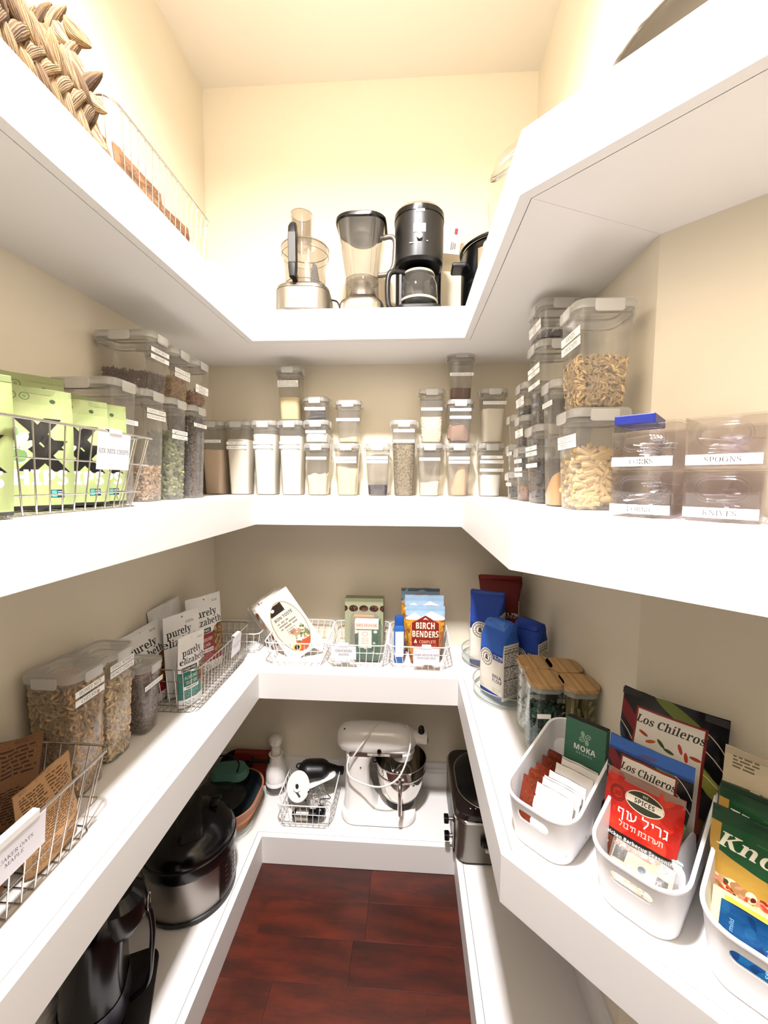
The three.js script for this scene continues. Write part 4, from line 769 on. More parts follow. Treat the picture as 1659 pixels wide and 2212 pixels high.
{
  basket('chrome wire basket of brown paper bags on the top shelf', { w: 0.44, d: 0.22, h: 0.2, tw: 0.03, td: 0.012, at: [-0.732, T1, -1.09], turn: HP, nx: 15, nz: 7, ny: 1, mat: M.chrome, r: 0.0013, rim: 0.0024 });
  pouch('paper_bag', 'brown printed paper bag lying nearest the aisle in the top wire basket', 'bag', { at: [-0.652, T1 + 0.006, -1.03], turn: HP - 0.05, lean: 0.12, w: 0.17, h: 0.165, d: 0.05, front: kraftB, seed: 4, wr: 0.008 });
  pouch('paper_bag', 'crumpled brown paper bag at the near end of the top wire basket', 'bag', { at: [-0.67, T1 + 0.006, -0.925], turn: HP + 0.4, lean: 0.1, w: 0.12, h: 0.175, d: 0.06, front: kraftB, seed: 9, wr: 0.012 });
  pouch('paper_bag', 'darker brown paper bag slumped at the far end of the top wire basket', 'bag', { at: [-0.658, T1 + 0.006, -1.185], turn: HP - 0.1, lean: 0.12, w: 0.14, h: 0.155, d: 0.05, front: kraftB, seed: 14, wr: 0.01 });
  const p = thing('white_package', 'plain white plastic-wrapped package in the back left corner of the top shelf', 'package', [-0.715, T1, -1.53]);
  part('wrap', loft([{ y: 0.001, w: 0.17, d: 0.19, r: 0.03 }, { y: 0.1, w: 0.18, d: 0.2, r: 0.05 }, { y: 0.15, w: 0.15, d: 0.19, r: 0.05 }, { y: 0.168, w: 0.08, d: 0.17, r: 0.03 }], { f: (q) => { q[0] += 0.006 * N(q[1] * 30, q[2] * 30, 1); q[1] += q[1] > 0.01 ? 0.008 * N(q[0] * 25, q[2] * 30, 2) : 0; } }), std(0xf6f5f1, 0.35), p);
  part('twist', tube([[0, 0.165, -0.06], [0.01, 0.176, -0.09], [0.0, 0.17, -0.1]], 0.004), std(0xded6cc, 0.5), p);
}
// ================================================================ third shelf, left run: cereal, paper bags, granola
{
  const LX3 = -0.722, at3 = (z, d, x = LX3) => [x - d / 2, T3, z];
  const loopG = new THREE.TorusGeometry(0.0072, 0.003, 7, 11), flakeG = new THREE.SphereGeometry(0.006, 6, 4).scale(1, 0.22, 0.75);
  const A = { w: 0.112, d: 0.125 }, Bq = { w: 0.108, d: 0.11 }, Cq = { w: 0.096, d: 0.1 };
  container('wide clear container of round oat cereal nearest the camera on the third shelf', { ...A, h: 0.295, at: at3(-0.86, A.d, -0.712), turn: HP, strips: [['HONEY NUT', 0.245], ['CHEERIOS', 0.225]].map((q) => [...q, 0.085, -0.004, 0.014]) });
  pieces('oat_rings', 'brown oat cereal rings filling the wide container', 'cereal', { geo: loopG, mat: F.oat, n: 1900, ...A, H: 0.295, fill: 0.258, at: at3(-0.86, A.d, -0.712), turn: HP, seed: 31, size: 0.007, shell: 0.9, vary: 0.4 });
  container('tall clear container of pale cereal rings between the wide and the small container', { ...Bq, h: 0.29, at: at3(-0.974, Bq.d), turn: HP, strips: [['THREE WISHES', 0.248], ['HONEY CEREAL', 0.231]].map((q) => [...q, 0.086, 0, 0.014]) });
  pieces('cereal_rings', 'pale tan cereal rings in the tall middle container', 'cereal', { geo: loopG, mat: F.oat2, n: 1350, ...Bq, H: 0.29, fill: 0.212, at: at3(-0.974, Bq.d), turn: HP, seed: 32, size: 0.007, shell: 0.9, vary: 0.35 });
  container('small clear container of sliced almonds beside the granola basket', { ...Cq, h: 0.205, at: at3(-1.085, Cq.d, -0.712), turn: HP, strips: [['ALMONDS SLICED', 0.138, 0.08, 0, 0.013]] });
  pieces('sliced_almonds', 'dark and pale sliced almonds in the small container', 'nuts', { geo: flakeG, mat: F.almond, n: 1300, ...Cq, H: 0.205, fill: 0.118, at: at3(-1.085, Cq.d, -0.712), turn: HP, seed: 33, size: 0.006, vary: 0.7 });

  const b = basket('chrome wire basket of brown paper bags at the left edge of the third shelf', { w: 0.44, d: 0.225, h: 0.15, tw: 0.04, td: 0.02, at: [-0.737, T3, -0.575], turn: HP, nx: 13, nz: 7, ny: 1, mat: M.chrome, r: 0.0015, rim: 0.0026 });
  clipCard(b, ['QUAKER OATS', 'MAPLE'], { w: 0.112, h: 0.062, x: 0.0, y: 0.15, z: 0.114, size: 0.24, clip: 0.086, tall: 0.004, tilt: 0.1 });
  pouch('paper_bag', 'printed brown paper bag standing at the far end of the chrome basket', 'bag', { at: [-0.676, T3 + 0.006, -0.695], turn: HP + 0.08, w: 0.13, h: 0.158, d: 0.05, lean: 0.05, front: kraftA, seed: 23, wr: 0.008 });
  pouch('paper_bag', 'dark creased brown paper bag leaning in the middle of the chrome basket', 'bag', { at: [-0.705, T3 + 0.006, -0.565], turn: HP - 0.12, w: 0.12, h: 0.175, d: 0.075, lean: 0.5, front: kraftB, seed: 27, wr: 0.012 });
  pouch('paper_bag', 'crumpled brown paper bag against the wall behind the printed bags', 'bag', { at: [-0.785, T3 + 0.006, -0.66], turn: HP - 0.25, w: 0.17, h: 0.2, d: 0.06, lean: 0.12, roll: -0.25, front: kraftB, seed: 31, wr: 0.014 });
  pouch('paper_bag', 'flattened brown paper bag low at the front of the chrome basket', 'bag', { at: [-0.672, T3 + 0.006, -0.45], turn: HP, w: 0.1, h: 0.1, d: 0.05, lean: 0.2, front: kraftB, seed: 37, wr: 0.012 });

  // granola
  const granola = (hue, name, sub, seed) => print(512, 860, (c, w, h) => {
    c.fillStyle = '#eceae6'; c.fillRect(0, 0, w, h);
    blob(c, 256, 44, 9, 9, '#222'); lines(c, 370, 70, 90, 2, 14, '#333', seed, 0.35);
    txt(c, 'purely', 230, 200, 110, '#15130f', { font: 'serif', weight: 'bold' }); txt(c, 'elizabeth.', 262, 300, 104, '#15130f', { font: 'serif', weight: 'bold', sx: 0.95 });
    c.fillStyle = '#101010'; c.fillRect(40, 372, 250, 52); txt(c, 'GRAIN-FREE', 165, 399, 36, '#eee');
    c.fillStyle = hue; c.fillRect(0, 430, w, 330); txt(c, name[0], 180, 500, 52, '#f0e6d8', { weight: 'normal' }); txt(c, name[1], 180, 560, 52, '#f0e6d8', { weight: 'normal' });
    c.fillStyle = '#eceae6'; c.fillRect(60, 600, 240, 44); txt(c, sub, 180, 622, 30, '#222'); lines(c, 60, 660, 240, 5, 18, 'rgba(255,255,255,.55)', seed + 2, 0.3);
    blob(c, 430, 520, 130, 170, '#6b4426'); speckle(c, 330, 380, 180, 290, 170, ['#7d5230', '#4c2c16', '#a97b45', '#8d6137', '#c79d62', '#3b2212'], seed, 8, 24);
    for (let i = 0; i < 3; i++) { c.strokeStyle = '#222'; c.lineWidth = 6; c.beginPath(); c.arc(90 + i * 60, 812, 20, 0, 7); c.stroke(); }
  }, 0.45);
  const gTeal = granola('#1c6f62', ['ALMOND', 'BUTTER'], 'PROBIOTICS', 3), gRed = granola('#8c1f1c', ['CRANBERRY', 'PECAN'], 'ANCIENT GRAIN', 5);
  const gWin = print(512, 860, (c, w, h) => {
    c.fillStyle = '#eceae6'; c.fillRect(0, 0, w, h); blob(c, 256, 44, 9, 9, '#222'); lines(c, 300, 100, 130, 2, 16, '#333', 3, 0.4);
    txt(c, 'purely', 200, 190, 105, '#15130f', { font: 'serif' }); txt(c, 'elizabeth.', 240, 290, 104, '#15130f', { font: 'serif' });
    blob(c, 300, 530, 190, 200, '#5a351c'); speckle(c, 150, 370, 300, 330, 260, ['#7d5230', '#4c2c16', '#a97b45', '#8d6137', '#d2b27c', '#3b2212'], 7, 10, 30);
    lines(c, 60, 780, 380, 3, 20, '#666', 8, 0.3);
  }, 0.45);
  const gBack = std(0xe8e6e1, 0.5, 0, two);
  const gb = basket('chrome wire basket of granola bags on the left run of the third shelf', { w: 0.42, d: 0.215, h: 0.145, tw: 0.022, td: 0.016, at: [-0.738, T3, -1.362], turn: HP, nx: 16, nz: 8, ny: 3, mat: M.chrome, r: 0.0012, rim: 0.0023 });
  clipCard(gb, ['ALMOND GRANOLA', 'CRANBERRY'], { w: 0.075, h: 0.07, x: 0.075, y: 0.145, z: 0.109, size: 0.22, clip: 0.05 });
  pouch('granola_bag', 'white granola bag with a teal lower half at the near end of its basket', 'granola', { at: [-0.695, T3 + 0.005, -1.228], turn: 1.38, roll: -0.05, lean: -0.02, w: 0.118, h: 0.222, d: 0.045, front: gTeal, back: gBack, seed: 2, wr: 0.005, bot: 0.85 });
  pouch('granola_bag', 'white granola bag with a large picture of clusters behind the teal one', 'granola', { at: [-0.752, T3 + 0.005, -1.297], turn: 1.32, roll: -0.05, lean: 0.06, w: 0.155, h: 0.262, d: 0.04, front: gWin, back: gBack, seed: 5, wr: 0.005 });
  pouch('granola_bag', 'white granola bag with a red lower half at the far end of its basket', 'granola', { at: [-0.752, T3 + 0.005, -1.455], turn: 1.25, roll: -0.04, lean: 0.08, w: 0.165, h: 0.275, d: 0.055, front: gRed, back: gBack, seed: 8, wr: 0.004 });
  pouch('granola_bag', 'white granola bag slumped to the left against the almond container', 'granola', { at: [-0.803, T3 + 0.005, -1.228], turn: 1.25, roll: 0.16, lean: 0.08, w: 0.135, h: 0.25, d: 0.038, front: gRed, back: gBack, seed: 12, wr: 0.008 });
  pouch('granola_bag', 'crumpled pale granola bag leaning on the wall at the back of the basket', 'granola', { at: [-0.818, T3 + 0.02, -1.365], turn: 1.35, roll: 0.12, lean: 0.06, w: 0.14, h: 0.27, d: 0.035, front: gBack, back: gBack, seed: 15, wr: 0.014 });
}

// ================================================================ third shelf, back run: four white baskets
const zb3 = -1.612;
basket('empty white wire basket in the back left corner of the third shelf', { w: 0.245, d: 0.155, h: 0.09, tw: 0.018, at: [-0.725, T3, -1.668], nx: 8, nz: 6, ny: 2 });
const KB = { w: 0.232, d: 0.245, h: 0.106, tw: 0.022, nx: 8, nz: 8, ny: 2, fallFront: 0.008, r: 0.0014 };
basket('white wire basket holding tilted flatbread packs', { ...KB, at: [-0.431, T3, zb3] });
const kb2 = basket('white wire basket labelled for crackers and dates', { ...KB, at: [-0.193, T3, zb3] });
clipCard(kb2, ['CRACKERS', 'DATES'], { w: 0.093, h: 0.054, x: -0.046, y: 0.098, z: 0.124, size: 0.36 });
const kb3 = basket('white wire basket labelled for corn muffin and pancake mix', { ...KB, at: [0.044, T3, zb3] });
clipCard(kb3, ['CORN MUFFIN MIX', 'PANCAKE MIX'], { w: 0.097, h: 0.066, x: 0.026, y: 0.098, z: 0.124, size: 0.26, tall: 0.002 });
{ // flatbread packs, lying tilted to the left
  const oval = print(512, 860, (c, w, h) => {
    c.fillStyle = '#f1ece3'; c.fillRect(0, 0, w, h);
    blob(c, 270, 460, 215, 360, '#8f7a4a'); blob(c, 270, 460, 206, 350, '#d9d2c2');
    c.save(); c.beginPath(); c.ellipse(270, 460, 206, 350, 0, 0, 6.3); c.clip();
    c.fillStyle = '#c4532f'; c.beginPath(); c.moveTo(150, 830); c.lineTo(240, 640); c.lineTo(480, 690); c.lineTo(500, 860); c.fill();
    blob(c, 330, 610, 150, 80, '#d9dcc0', 0.4); blob(c, 300, 560, 80, 46, '#b98b72', 0.5); blob(c, 390, 640, 70, 50, '#6f7f52', 0.3); speckle(c, 250, 520, 210, 170, 60, ['#e8d9c4', '#9aa876', '#b06a55', '#5d6b44', '#f0e6d2'], 4, 8, 26);
    blob(c, 190, 730, 56, 50, '#d9b45c'); blob(c, 190, 730, 34, 30, '#2a221a');
    c.fillStyle = '#2b2119'; c.fillRect(120, 120, 210, 120); c.restore();
    blob(c, 180, 170, 26, 22, '#f1ece3'); txt(c, 'BON TOSTE', 270, 300, 58, '#3a332c', { sx: 0.9 }); lines(c, 140, 350, 260, 3, 40, '#8d857a', 6, 0.5); lines(c, 200, 480, 140, 3, 26, '#6f675c', 7, 0.3);
  }, 0.35);
  const plain = std(0xeee8dd, 0.4, 0, two), grey = std(0xcfc8bf, 0.4, 0, two), tan = print(256, 256, (c, w, h) => { c.fillStyle = '#e6ded2'; c.fillRect(0, 0, w, h); speckle(c, 0, 0, 90, h, 60, ['#9c6d43', '#c79f74', '#7a4c2c'], 3, 6, 18); }, 0.4);
  const pk = (label, i, front) => { const a = 0.645, u = [-Math.sin(a), Math.cos(a)]; return pouch('flatbread_pack', label, 'bread', { at: [-0.403 - 0.034 * i, T3 + 0.022 - 0.004 * i, -1.592 - 0.028 * i], roll: a, lean: 0.14, w: 0.158 - 0.004 * i, h: 0.268 - 0.008 * i, d: 0.026, bot: 1, top: 1, front, back: plain, seed: 3 + i * 4, wr: 0.004, belly: 0.8, group: undefined }); };
  pk('white flatbread pack in front with a large oval picture panel', 0, oval);
  pk('second flatbread pack with a brown printed edge behind the oval panel', 1, tan);
  pk('third flatbread pack, greyish white, rearmost in the basket', 2, grey);
}
{ // crackers and dates
  const t = thing('date_box', 'olive green carton with a row of dark dates printed near its top', 'carton', [-0.182, T3 + 0.003, -1.69]);
  part('carton', boxUV(rbox(0.162, 0.222, 0.05, 0.0015, 0, 0.111, 0, 1), 0.162, 0.222, 0.05), print(512, 640, (c, w, h) => {
    c.fillStyle = '#8d9070'; c.fillRect(0, 0, w, h); c.fillStyle = '#a3a886'; c.fillRect(0, 40, 256, 600);
    for (let i = 0; i < 5; i++) { blob(c, -6 + i * 66, 120, 29, 40, '#38190f'); speckle(c, -26 + i * 66, 90, 40, 56, 14, ['#5c3320', '#7a4a30', '#241008', '#94694a'], i + 2, 3, 8); }
  }, 0.5), t);
  const shell = (w, h, d) => loft([{ y: 0, w: w - 0.02, d: h - 0.02, r: 0.02 }, { y: 0.002, w: w - 0.008, d: h - 0.008, r: 0.026 }, { y: d * 0.48, w, d: h, r: 0.03 }, { y: d * 0.5, w: w + 0.008, d: h + 0.008, r: 0.034 }, { y: d * 0.52, w: w + 0.008, d: h + 0.008, r: 0.034 }, { y: d * 0.54, w, d: h, r: 0.03 }, { y: d * 0.96, w: w - 0.008, d: h - 0.008, r: 0.026 }, { y: d, w: w - 0.022, d: h - 0.022, r: 0.02 }]).rotateX(Math.PI / 2).translate(0, h / 2, -d / 2);
  const box2 = thing('clear_clamshell', 'clear plastic clamshell of tan crackers in front of the olive carton', 'box', [-0.176, T3 + 0.006, -1.625]);
  part('shell', shell(0.112, 0.178, 0.036), M.film, box2);
  const ck = [];
  for (let i = 0; i < 6; i++) ck.push(rbox(0.08, 0.15, 0.004, 0.001, -0.004 + 0.002 * (i % 3), 0.085, -0.012 + i * 0.0048));
  const cr = tag(part(numbered('crackers'), ck, std(0xc79f74, 0.8), scene), 'tan flat crackers standing inside the rear clamshell', 'crackers'); cr.position.set(-0.176, T3 + 0.008, -1.625); cr.userData.kind = 'stuff';
  const box1 = thing('clear_clamshell', 'clear plastic clamshell with a cardboard sleeve showing the front of the cracker basket', 'box', [-0.165, T3 + 0.006, -1.568]); box1.rotation.x = -0.04;
  part('shell', shell(0.128, 0.158, 0.04), M.film, box1);
  part('sleeve', boxUV(rbox(0.1, 0.158, 0.026, 0.001, 0.008, 0.084, 0.0), 0.1, 0.16, 0.026).translate(0, 0, 0), print(512, 512, (c, w, h) => {
    c.fillStyle = '#2f5a3a'; c.fillRect(0, 0, w, h); c.fillStyle = '#f1efe8'; c.fillRect(0, 0, w, 110); txt(c, 'FIREHOOK', 128, 62, 50, '#d98a5c', { sx: 0.85, font: 'serif' });
    blob(c, 30, 140, 30, 26, '#eae8e0'); blob(c, 226, 140, 20, 20, '#eae8e0'); speckle(c, 0, 170, 256, 340, 50, ['#24472d', '#dcdad0', '#3d6d49', '#1c3a24'], 5, 6, 24);
    c.fillStyle = '#f4f2ec'; c.fillRect(60, 120, 130, 220); c.strokeStyle = '#d98a5c'; c.lineWidth = 4; c.beginPath(); c.arc(124, 170, 26, 0, 7); c.stroke(); lines(c, 90, 220, 70, 4, 22, '#d9b08c', 4, 0.3);
    c.fillStyle = '#3b6a46'; c.fillRect(256, 0, 256, 512);
  }, 0.5), box1);
}
{ // pancake and muffin mixes
  const birch = print(512, 720, (c, w, h) => {
    c.fillStyle = '#c98a2e'; c.fillRect(0, 0, w, h); speckle(c, 0, 120, 110, 600, 120, ['#e0a83c', '#b9762a', '#d9932f', '#8f5420'], 3, 10, 30); speckle(c, 400, 120, 112, 600, 120, ['#e0a83c', '#b9762a', '#c96f3a', '#8f5420'], 4, 10, 30);
    c.fillStyle = '#9db8cf'; c.fillRect(0, 0, w, 130); c.fillStyle = '#e9eef2'; c.beginPath(); c.moveTo(0, 150); c.lineTo(120, 90); c.lineTo(200, 140); c.lineTo(330, 70); c.lineTo(512, 140); c.lineTo(512, 175); c.lineTo(0, 175); c.fill(); c.fillStyle = '#8fafc9'; c.fillRect(0, 40, w, 30);
    c.fillStyle = '#7a1f12'; c.beginPath(); c.moveTo(80, 210); c.lineTo(256, 120); c.lineTo(432, 210); c.lineTo(432, 720); c.lineTo(80, 720); c.fill();
    c.fillStyle = '#f4e6cc'; c.beginPath(); c.moveTo(225, 175); c.lineTo(256, 145); c.lineTo(300, 180); c.lineTo(262, 165); c.fill();
    txt(c, 'BIRCH', 256, 240, 104, '#f6e6c8', { sx: 0.82 }); txt(c, 'BENDERS', 256, 340, 104, '#f6e6c8', { sx: 0.76 });
    txt(c, 'COMPLETE', 286, 432, 54, '#e79a80', { sx: 0.8 }); txt(c, 'PANCAKE & WAFFLE MIX', 270, 476, 24, '#c95f4a'); c.fillStyle = '#e9dccb'; c.beginPath(); c.moveTo(130, 400); c.lineTo(152, 450); c.lineTo(108, 450); c.fill();
    speckle(c, 90, 510, 340, 150, 80, ['#e6b36a', '#d99a4c', '#f0d09a', '#c07a34', '#a85f26'], 6, 16, 44);
  }, 0.33);
  const bk = std(0x9a4a22, 0.4, 0, two), sky = std(0x9db8cf, 0.35, 0, two);
  pouch('mix_pouch', 'orange and red pancake mix pouch in front with all of its lettering showing', 'pouch', { at: [0.068, T3 + 0.004, -1.572], lean: 0.02, w: 0.152, h: 0.226, d: 0.06, bot: 0.72, front: birch, back: bk, sealMat: sky, seed: 3, noSeal: true });
  pouch('mix_pouch', 'middle pancake mix pouch with a pale blue snowy top', 'pouch', { at: [0.066, T3 + 0.004, -1.63], lean: 0.04, w: 0.156, h: 0.25, d: 0.05, bot: 0.75, front: birch, back: bk, noSeal: true, seed: 7 });
  pouch('mix_pouch', 'rearmost pancake mix pouch with a dark grey-blue top', 'pouch', { at: [0.052, T3 + 0.004, -1.68], lean: 0.05, w: 0.16, h: 0.264, d: 0.045, bot: 0.78, front: birch, back: bk, sealMat: std(0x5f7482, 0.35), seed: 11 });
  const t = thing('sauce_bottle', 'narrow blue plastic bottle at the left of the pancake mix pouches', 'bottle', [-0.033, T3 + 0.003, -1.575], 0.1);
  const blue = std(0x2f66b5, 0.35);
  part('body', loft([{ y: 0, w: 0.038, d: 0.026, r: 0.008 }, { y: 0.004, w: 0.041, d: 0.03, r: 0.01 }, { y: 0.13, w: 0.041, d: 0.03, r: 0.01 }, { y: 0.146, w: 0.038, d: 0.026, r: 0.01 }, { y: 0.15, w: 0.03, d: 0.022, r: 0.009 }]), blue, t);
  part('cap', loft([{ y: 0.15, w: 0.036, d: 0.026, r: 0.009 }, { y: 0.18, w: 0.036, d: 0.026, r: 0.009 }, { y: 0.184, w: 0.032, d: 0.022, r: 0.008 }]), std(0x1d4f9c, 0.3), t);
  part('paper_label', mv(paper(0.032, 0.1, ['~ ~ ~', '~~~~', '~ ~~', '~~~'], { size: 0.22, color: '#a05a50', gap: 2.2 }), 0, 0.075, 0.0152), M.paper, t);
}

// ================================================================ third shelf, right run: turntables of flour, bamboo-lid jars
const turntable = (label, x, z) => {
  const t = thing('turntable', label, 'turntable', [x, T3, z]);
  part('base', lathe([[0, 0.001], [0.09, 0.001], [0.095, 0.006], [0.09, 0.01], [0, 0.01]], 48), M.glass, t);
  part('tray', lathe([[0, 0.011], [0.12, 0.011], [0.1235, 0.014], [0.1255, 0.042], [0.1225, 0.0425], [0.1205, 0.016], [0.117, 0.014], [0, 0.014]], 64), M.glass, t);
  part('rim', [ringG(0.1242, 0.0017, 0, 0.0425, 0, 64), ringG(0.122, 0.0014, 0, 0.0135, 0, 64)], std(0xa39d95, 0.3), t);
  return t;
};
turntable('clear round turntable in the far corner under the red flour bag', 0.342, -1.622);
turntable('clear round turntable nearer the camera under the front flour bag', 0.348, -1.362);
{
  const facts = (c, x, w, h, dim) => { c.fillStyle = dim; c.fillRect(x, h * 0.27, w, h * 0.73); txt(c, 'Nutrition Facts', x + w / 2, h * 0.30, w * 0.125, '#1b1b1b'); lines(c, x + w * 0.06, h * 0.335, w * 0.88, 30, h * 0.0205, '#3d3a38', x | 3, 0.45); c.fillStyle = '#111'; for (const q of [0.325, 0.372, 0.55, 0.72]) c.fillRect(x + w * 0.05, h * q, w * 0.9, h * 0.006); };
  const art = (top, band, paper0, big) => print(1024, 1024, (c, w, h) => {
    c.fillStyle = paper0; c.fillRect(0, 0, w, h); c.fillStyle = top; c.fillRect(0, 0, w, h * 0.47); c.fillStyle = band; c.fillRect(0, h * 0.40, w, h * 0.09); c.fillRect(0, h * 0.93, w * 0.5, h * 0.07);
    blob(c, 190, h * 0.50, 120, 120, '#efe9dc'); for (const r of [104, 96, 62, 56]) { c.strokeStyle = '#5d564b'; c.lineWidth = 6; c.beginPath(); c.arc(190, h * 0.50, r, 0, 7); c.stroke(); }
    for (let i = 0; i < 14; i++) { const a = i / 14 * 6.28; txt(c, 'KINGARTHURFLOUR'[i], 190 + 79 * Math.sin(a), h * 0.50 - 79 * Math.cos(a), 26, '#3c362e', { rot: a }); }
    c.fillStyle = '#4a4238'; c.beginPath(); c.moveTo(165, 540); c.lineTo(172, 480); c.lineTo(205, 470); c.lineTo(220, 545); c.fill();
    txt(c, big, 390, h * 0.44, 56, '#f0eee8'); lines(c, 330, h * 0.465, 130, 2, 14, '#c6d0e8', 4, 0.4);
    txt(c, 'BREAD', 400, h * 0.70, 62, '#26324f'); txt(c, 'FLOUR', 400, h * 0.755, 62, '#26324f'); lines(c, 300, h * 0.86, 150, 3, 22, '#b7b0a4', 6, 0.4);
    facts(c, 525, 230, h, '#efe8dc'); facts(c, 780, 230, h, '#efe8dc');
  }, 0.7, { bumpScale: 0.002 });
  const bag = (label, x, z, turn, { w = 0.108, d = 0.072, h = 0.25, mat, clip, seed = 1, y = 0.0145, dome = false }) => {
    const t = thing('flour_bag', label, 'flour', [x, T3 + y, z], turn);
    const hb = h * 0.74, g = loft([{ y: 0, w: w - 0.006, d: d - 0.006, r: 0.008 }, { y: 0.006, w, d, r: 0.01 }, { y: hb * 0.33, w: w + 0.003, d: d + 0.005, r: 0.014 }, { y: hb * 0.66, w: w + 0.002, d: d + 0.005, r: 0.014 }, { y: hb, w, d: d + 0.001, r: 0.013 }, ...(dome ? [{ y: hb + (h - hb) * 0.3, w: w, d: d * 0.96, r: 0.018 }, { y: hb + (h - hb) * 0.62, w: w * 0.96, d: d * 0.82, r: 0.022, x: 0.004 }, { y: hb + (h - hb) * 0.88, w: w * 0.84, d: d * 0.52, r: 0.016, x: 0.006 }, { y: h * 0.985, w: w * 0.5, d: d * 0.3, r: 0.009, x: 0.01 }] : [{ y: hb + (h - hb) * 0.35, w: w + 0.004, d: d * 0.78, r: 0.012 }, { y: hb + (h - hb) * 0.72, w: w + 0.012, d: d * 0.4, r: 0.008 }, { y: h * 0.975, w: w + 0.016, d: 0.018, r: 0.004 }, { y: h, w: w + 0.016, d: 0.014, r: 0.004 }])],
      { k: 6, crease: 0.45, f: (q) => { const a = q[1] / h, m = 0.0025 + 0.006 * Math.max(0, a - 0.6) * 2; if (q[1] > 0.004) { q[2] += m * N(q[0] * 40 + seed, q[1] * 34, seed) ; q[0] += m * N(q[1] * 36, q[2] * 40, seed + 4); q[1] += a > 0.7 ? 0.006 * N(q[0] * 30, seed, q[2] * 30) : 0; } } });
    part('sack', boxUV(g, w + 0.016, h, d), mat, t);
    if (dome) part('folded_top', mv(loft([{ y: 0, w: w * 0.86, d: 0.03, r: 0.01 }, { y: 0.012, w: w * 0.9, d: 0.036, r: 0.014 }, { y: 0.022, w: w * 0.7, d: 0.024, r: 0.009 }], { f: (q) => { q[1] += 0.006 * N(q[0] * 45, seed, q[2] * 60); q[2] += 0.006 * N(q[0] * 38, q[1] * 50, seed); } }), 0.002, h * 0.9, 0.012, 0.5), clip, t);
    else part('folded_top', mv(loft([{ y: 0, w: w + 0.014, d: 0.014, r: 0.006 }, { y: 0.006, w: w + 0.018, d: 0.02, r: 0.009 }, { y: 0.016, w: w + 0.016, d: 0.018, r: 0.008 }, { y: 0.021, w: w + 0.01, d: 0.01, r: 0.004 }], { f: (q) => { q[1] += 0.004 * N(q[0] * 30, seed, 1); q[2] += 0.005 * N(q[0] * 26, q[1] * 20, seed); } }), 0, h - 0.016, 0.003), clip, t);
    return t;
  };
  const blueArt = art('#2a5cb8', '#12338c', '#e9e2d4', '12.7%'), blueArt2 = art('#173f9e', '#0d2a78', '#e6dfd2', '12.7%'), redArt = art('#6b120c', '#5c0f0a', '#6b120c', '11.7%');
  bag('tall red flour bag at the back of the far turntable', 0.372, -1.665, -0.25, { w: 0.152, d: 0.088, h: 0.315, mat: redArt, clip: std(0x7a150d, 0.6), seed: 4 });
  bag('blue flour bag with a flat folded top on the far turntable, before the red bag', 0.305, -1.562, -0.42, { w: 0.118, d: 0.076, h: 0.278, mat: blueArt2, clip: std(0x1b429f, 0.45), seed: 8 });
  bag('light blue flour bag with a round emblem at the front of the near turntable', 0.302, -1.334, -1.0, { w: 0.105, d: 0.076, h: 0.252, mat: blueArt, clip: std(0x3a70c8, 0.45), seed: 12, dome: true });
  bag('deep blue flour bag close to the wall on the near turntable', 0.408, -1.372, -0.75, { w: 0.1, d: 0.07, h: 0.24, mat: blueArt2, clip: std(0x163a9a, 0.45), seed: 17, dome: true });

  // jars with bamboo lids
  const bam = canvasTex(256, 256, (c, w, h) => { const r = rng(5); for (let i = 0; i < 16; i++) { const v = 0.86 + 0.22 * r(); c.fillStyle = `rgb(${190 * v | 0},${152 * v | 0},${102 * v | 0})`; c.fillRect(i * 16, 0, 16, h); } for (let i = 0; i < 700; i++) { c.fillStyle = r() < 0.5 ? 'rgba(120,80,40,.18)' : 'rgba(220,180,120,.18)'; c.fillRect(r() * w, r() * h, 1.5, 12 + r() * 40); } });
  const bamM = std(0xffffff, 0.55, 0, { map: bam });
  const jar = (label, x, z) => {
    const t = thing('glass_jar', label, 'jar', [x, T3, z]);
    part('glass', loft([{ y: 0.001, w: 0.072, d: 0.072, r: 0.02 }, { y: 0.005, w: 0.084, d: 0.084, r: 0.026 }, { y: 0.188, w: 0.084, d: 0.084, r: 0.026 }], { k: 7, top: false, crease: 0.5 }), M.glass, t);
    const lid = loft([{ y: 0.19, w: 0.088, d: 0.088, r: 0.027 }, { y: 0.191, w: 0.09, d: 0.09, r: 0.028 }, { y: 0.2005, w: 0.09, d: 0.09, r: 0.028 }, { y: 0.202, w: 0.087, d: 0.087, r: 0.027 }], { k: 7 });
    { const p = lid.attributes.position, u = lid.attributes.uv; for (let i = 0; i < p.count; i++) u.setXY(i, p.getX(i) * 8 + p.getY(i) * 8, p.getZ(i) * 8 + p.getY(i) * 3); }
    const l = part('lid', lid, bamM, t, 'bamboo lid');
    part('gasket', loft([{ y: 0.176, w: 0.0815, d: 0.0815, r: 0.025 }, { y: 0.19, w: 0.0825, d: 0.0825, r: 0.025 }], { k: 7, bottom: false, top: false }), M.latch, l);
    part('paper_label', mv(paper(0.034, 0.012, [' '], {}), -0.012, 0.118, 0.0428), M.paper, t);
    return [x, T3, z];
  };
  const candy = new THREE.IcosahedronGeometry(0.009, 1).scale(1.5, 0.7, 0.8), stick2 = new THREE.BoxGeometry(0.007, 0.06, 0.003), twist2 = new THREE.IcosahedronGeometry(0.011, 1).scale(1.2, 0.5, 0.9);
  const jp = { w: 0.09, d: 0.09, H: 0.2, taper: false };
  pieces('wrapped_candy', 'dark green foil wrapped candies in the front left bamboo-lid jar', 'candy', { ...jp, geo: candy, mat: std(0x1e4a3f, 0.25, 0.3), n: 190, fill: 0.12, at: jar('square glass jar with bamboo lid holding dark green candies, front left of four', 0.36, -1.068), seed: 41, size: 0.012, vary: 0.5 });
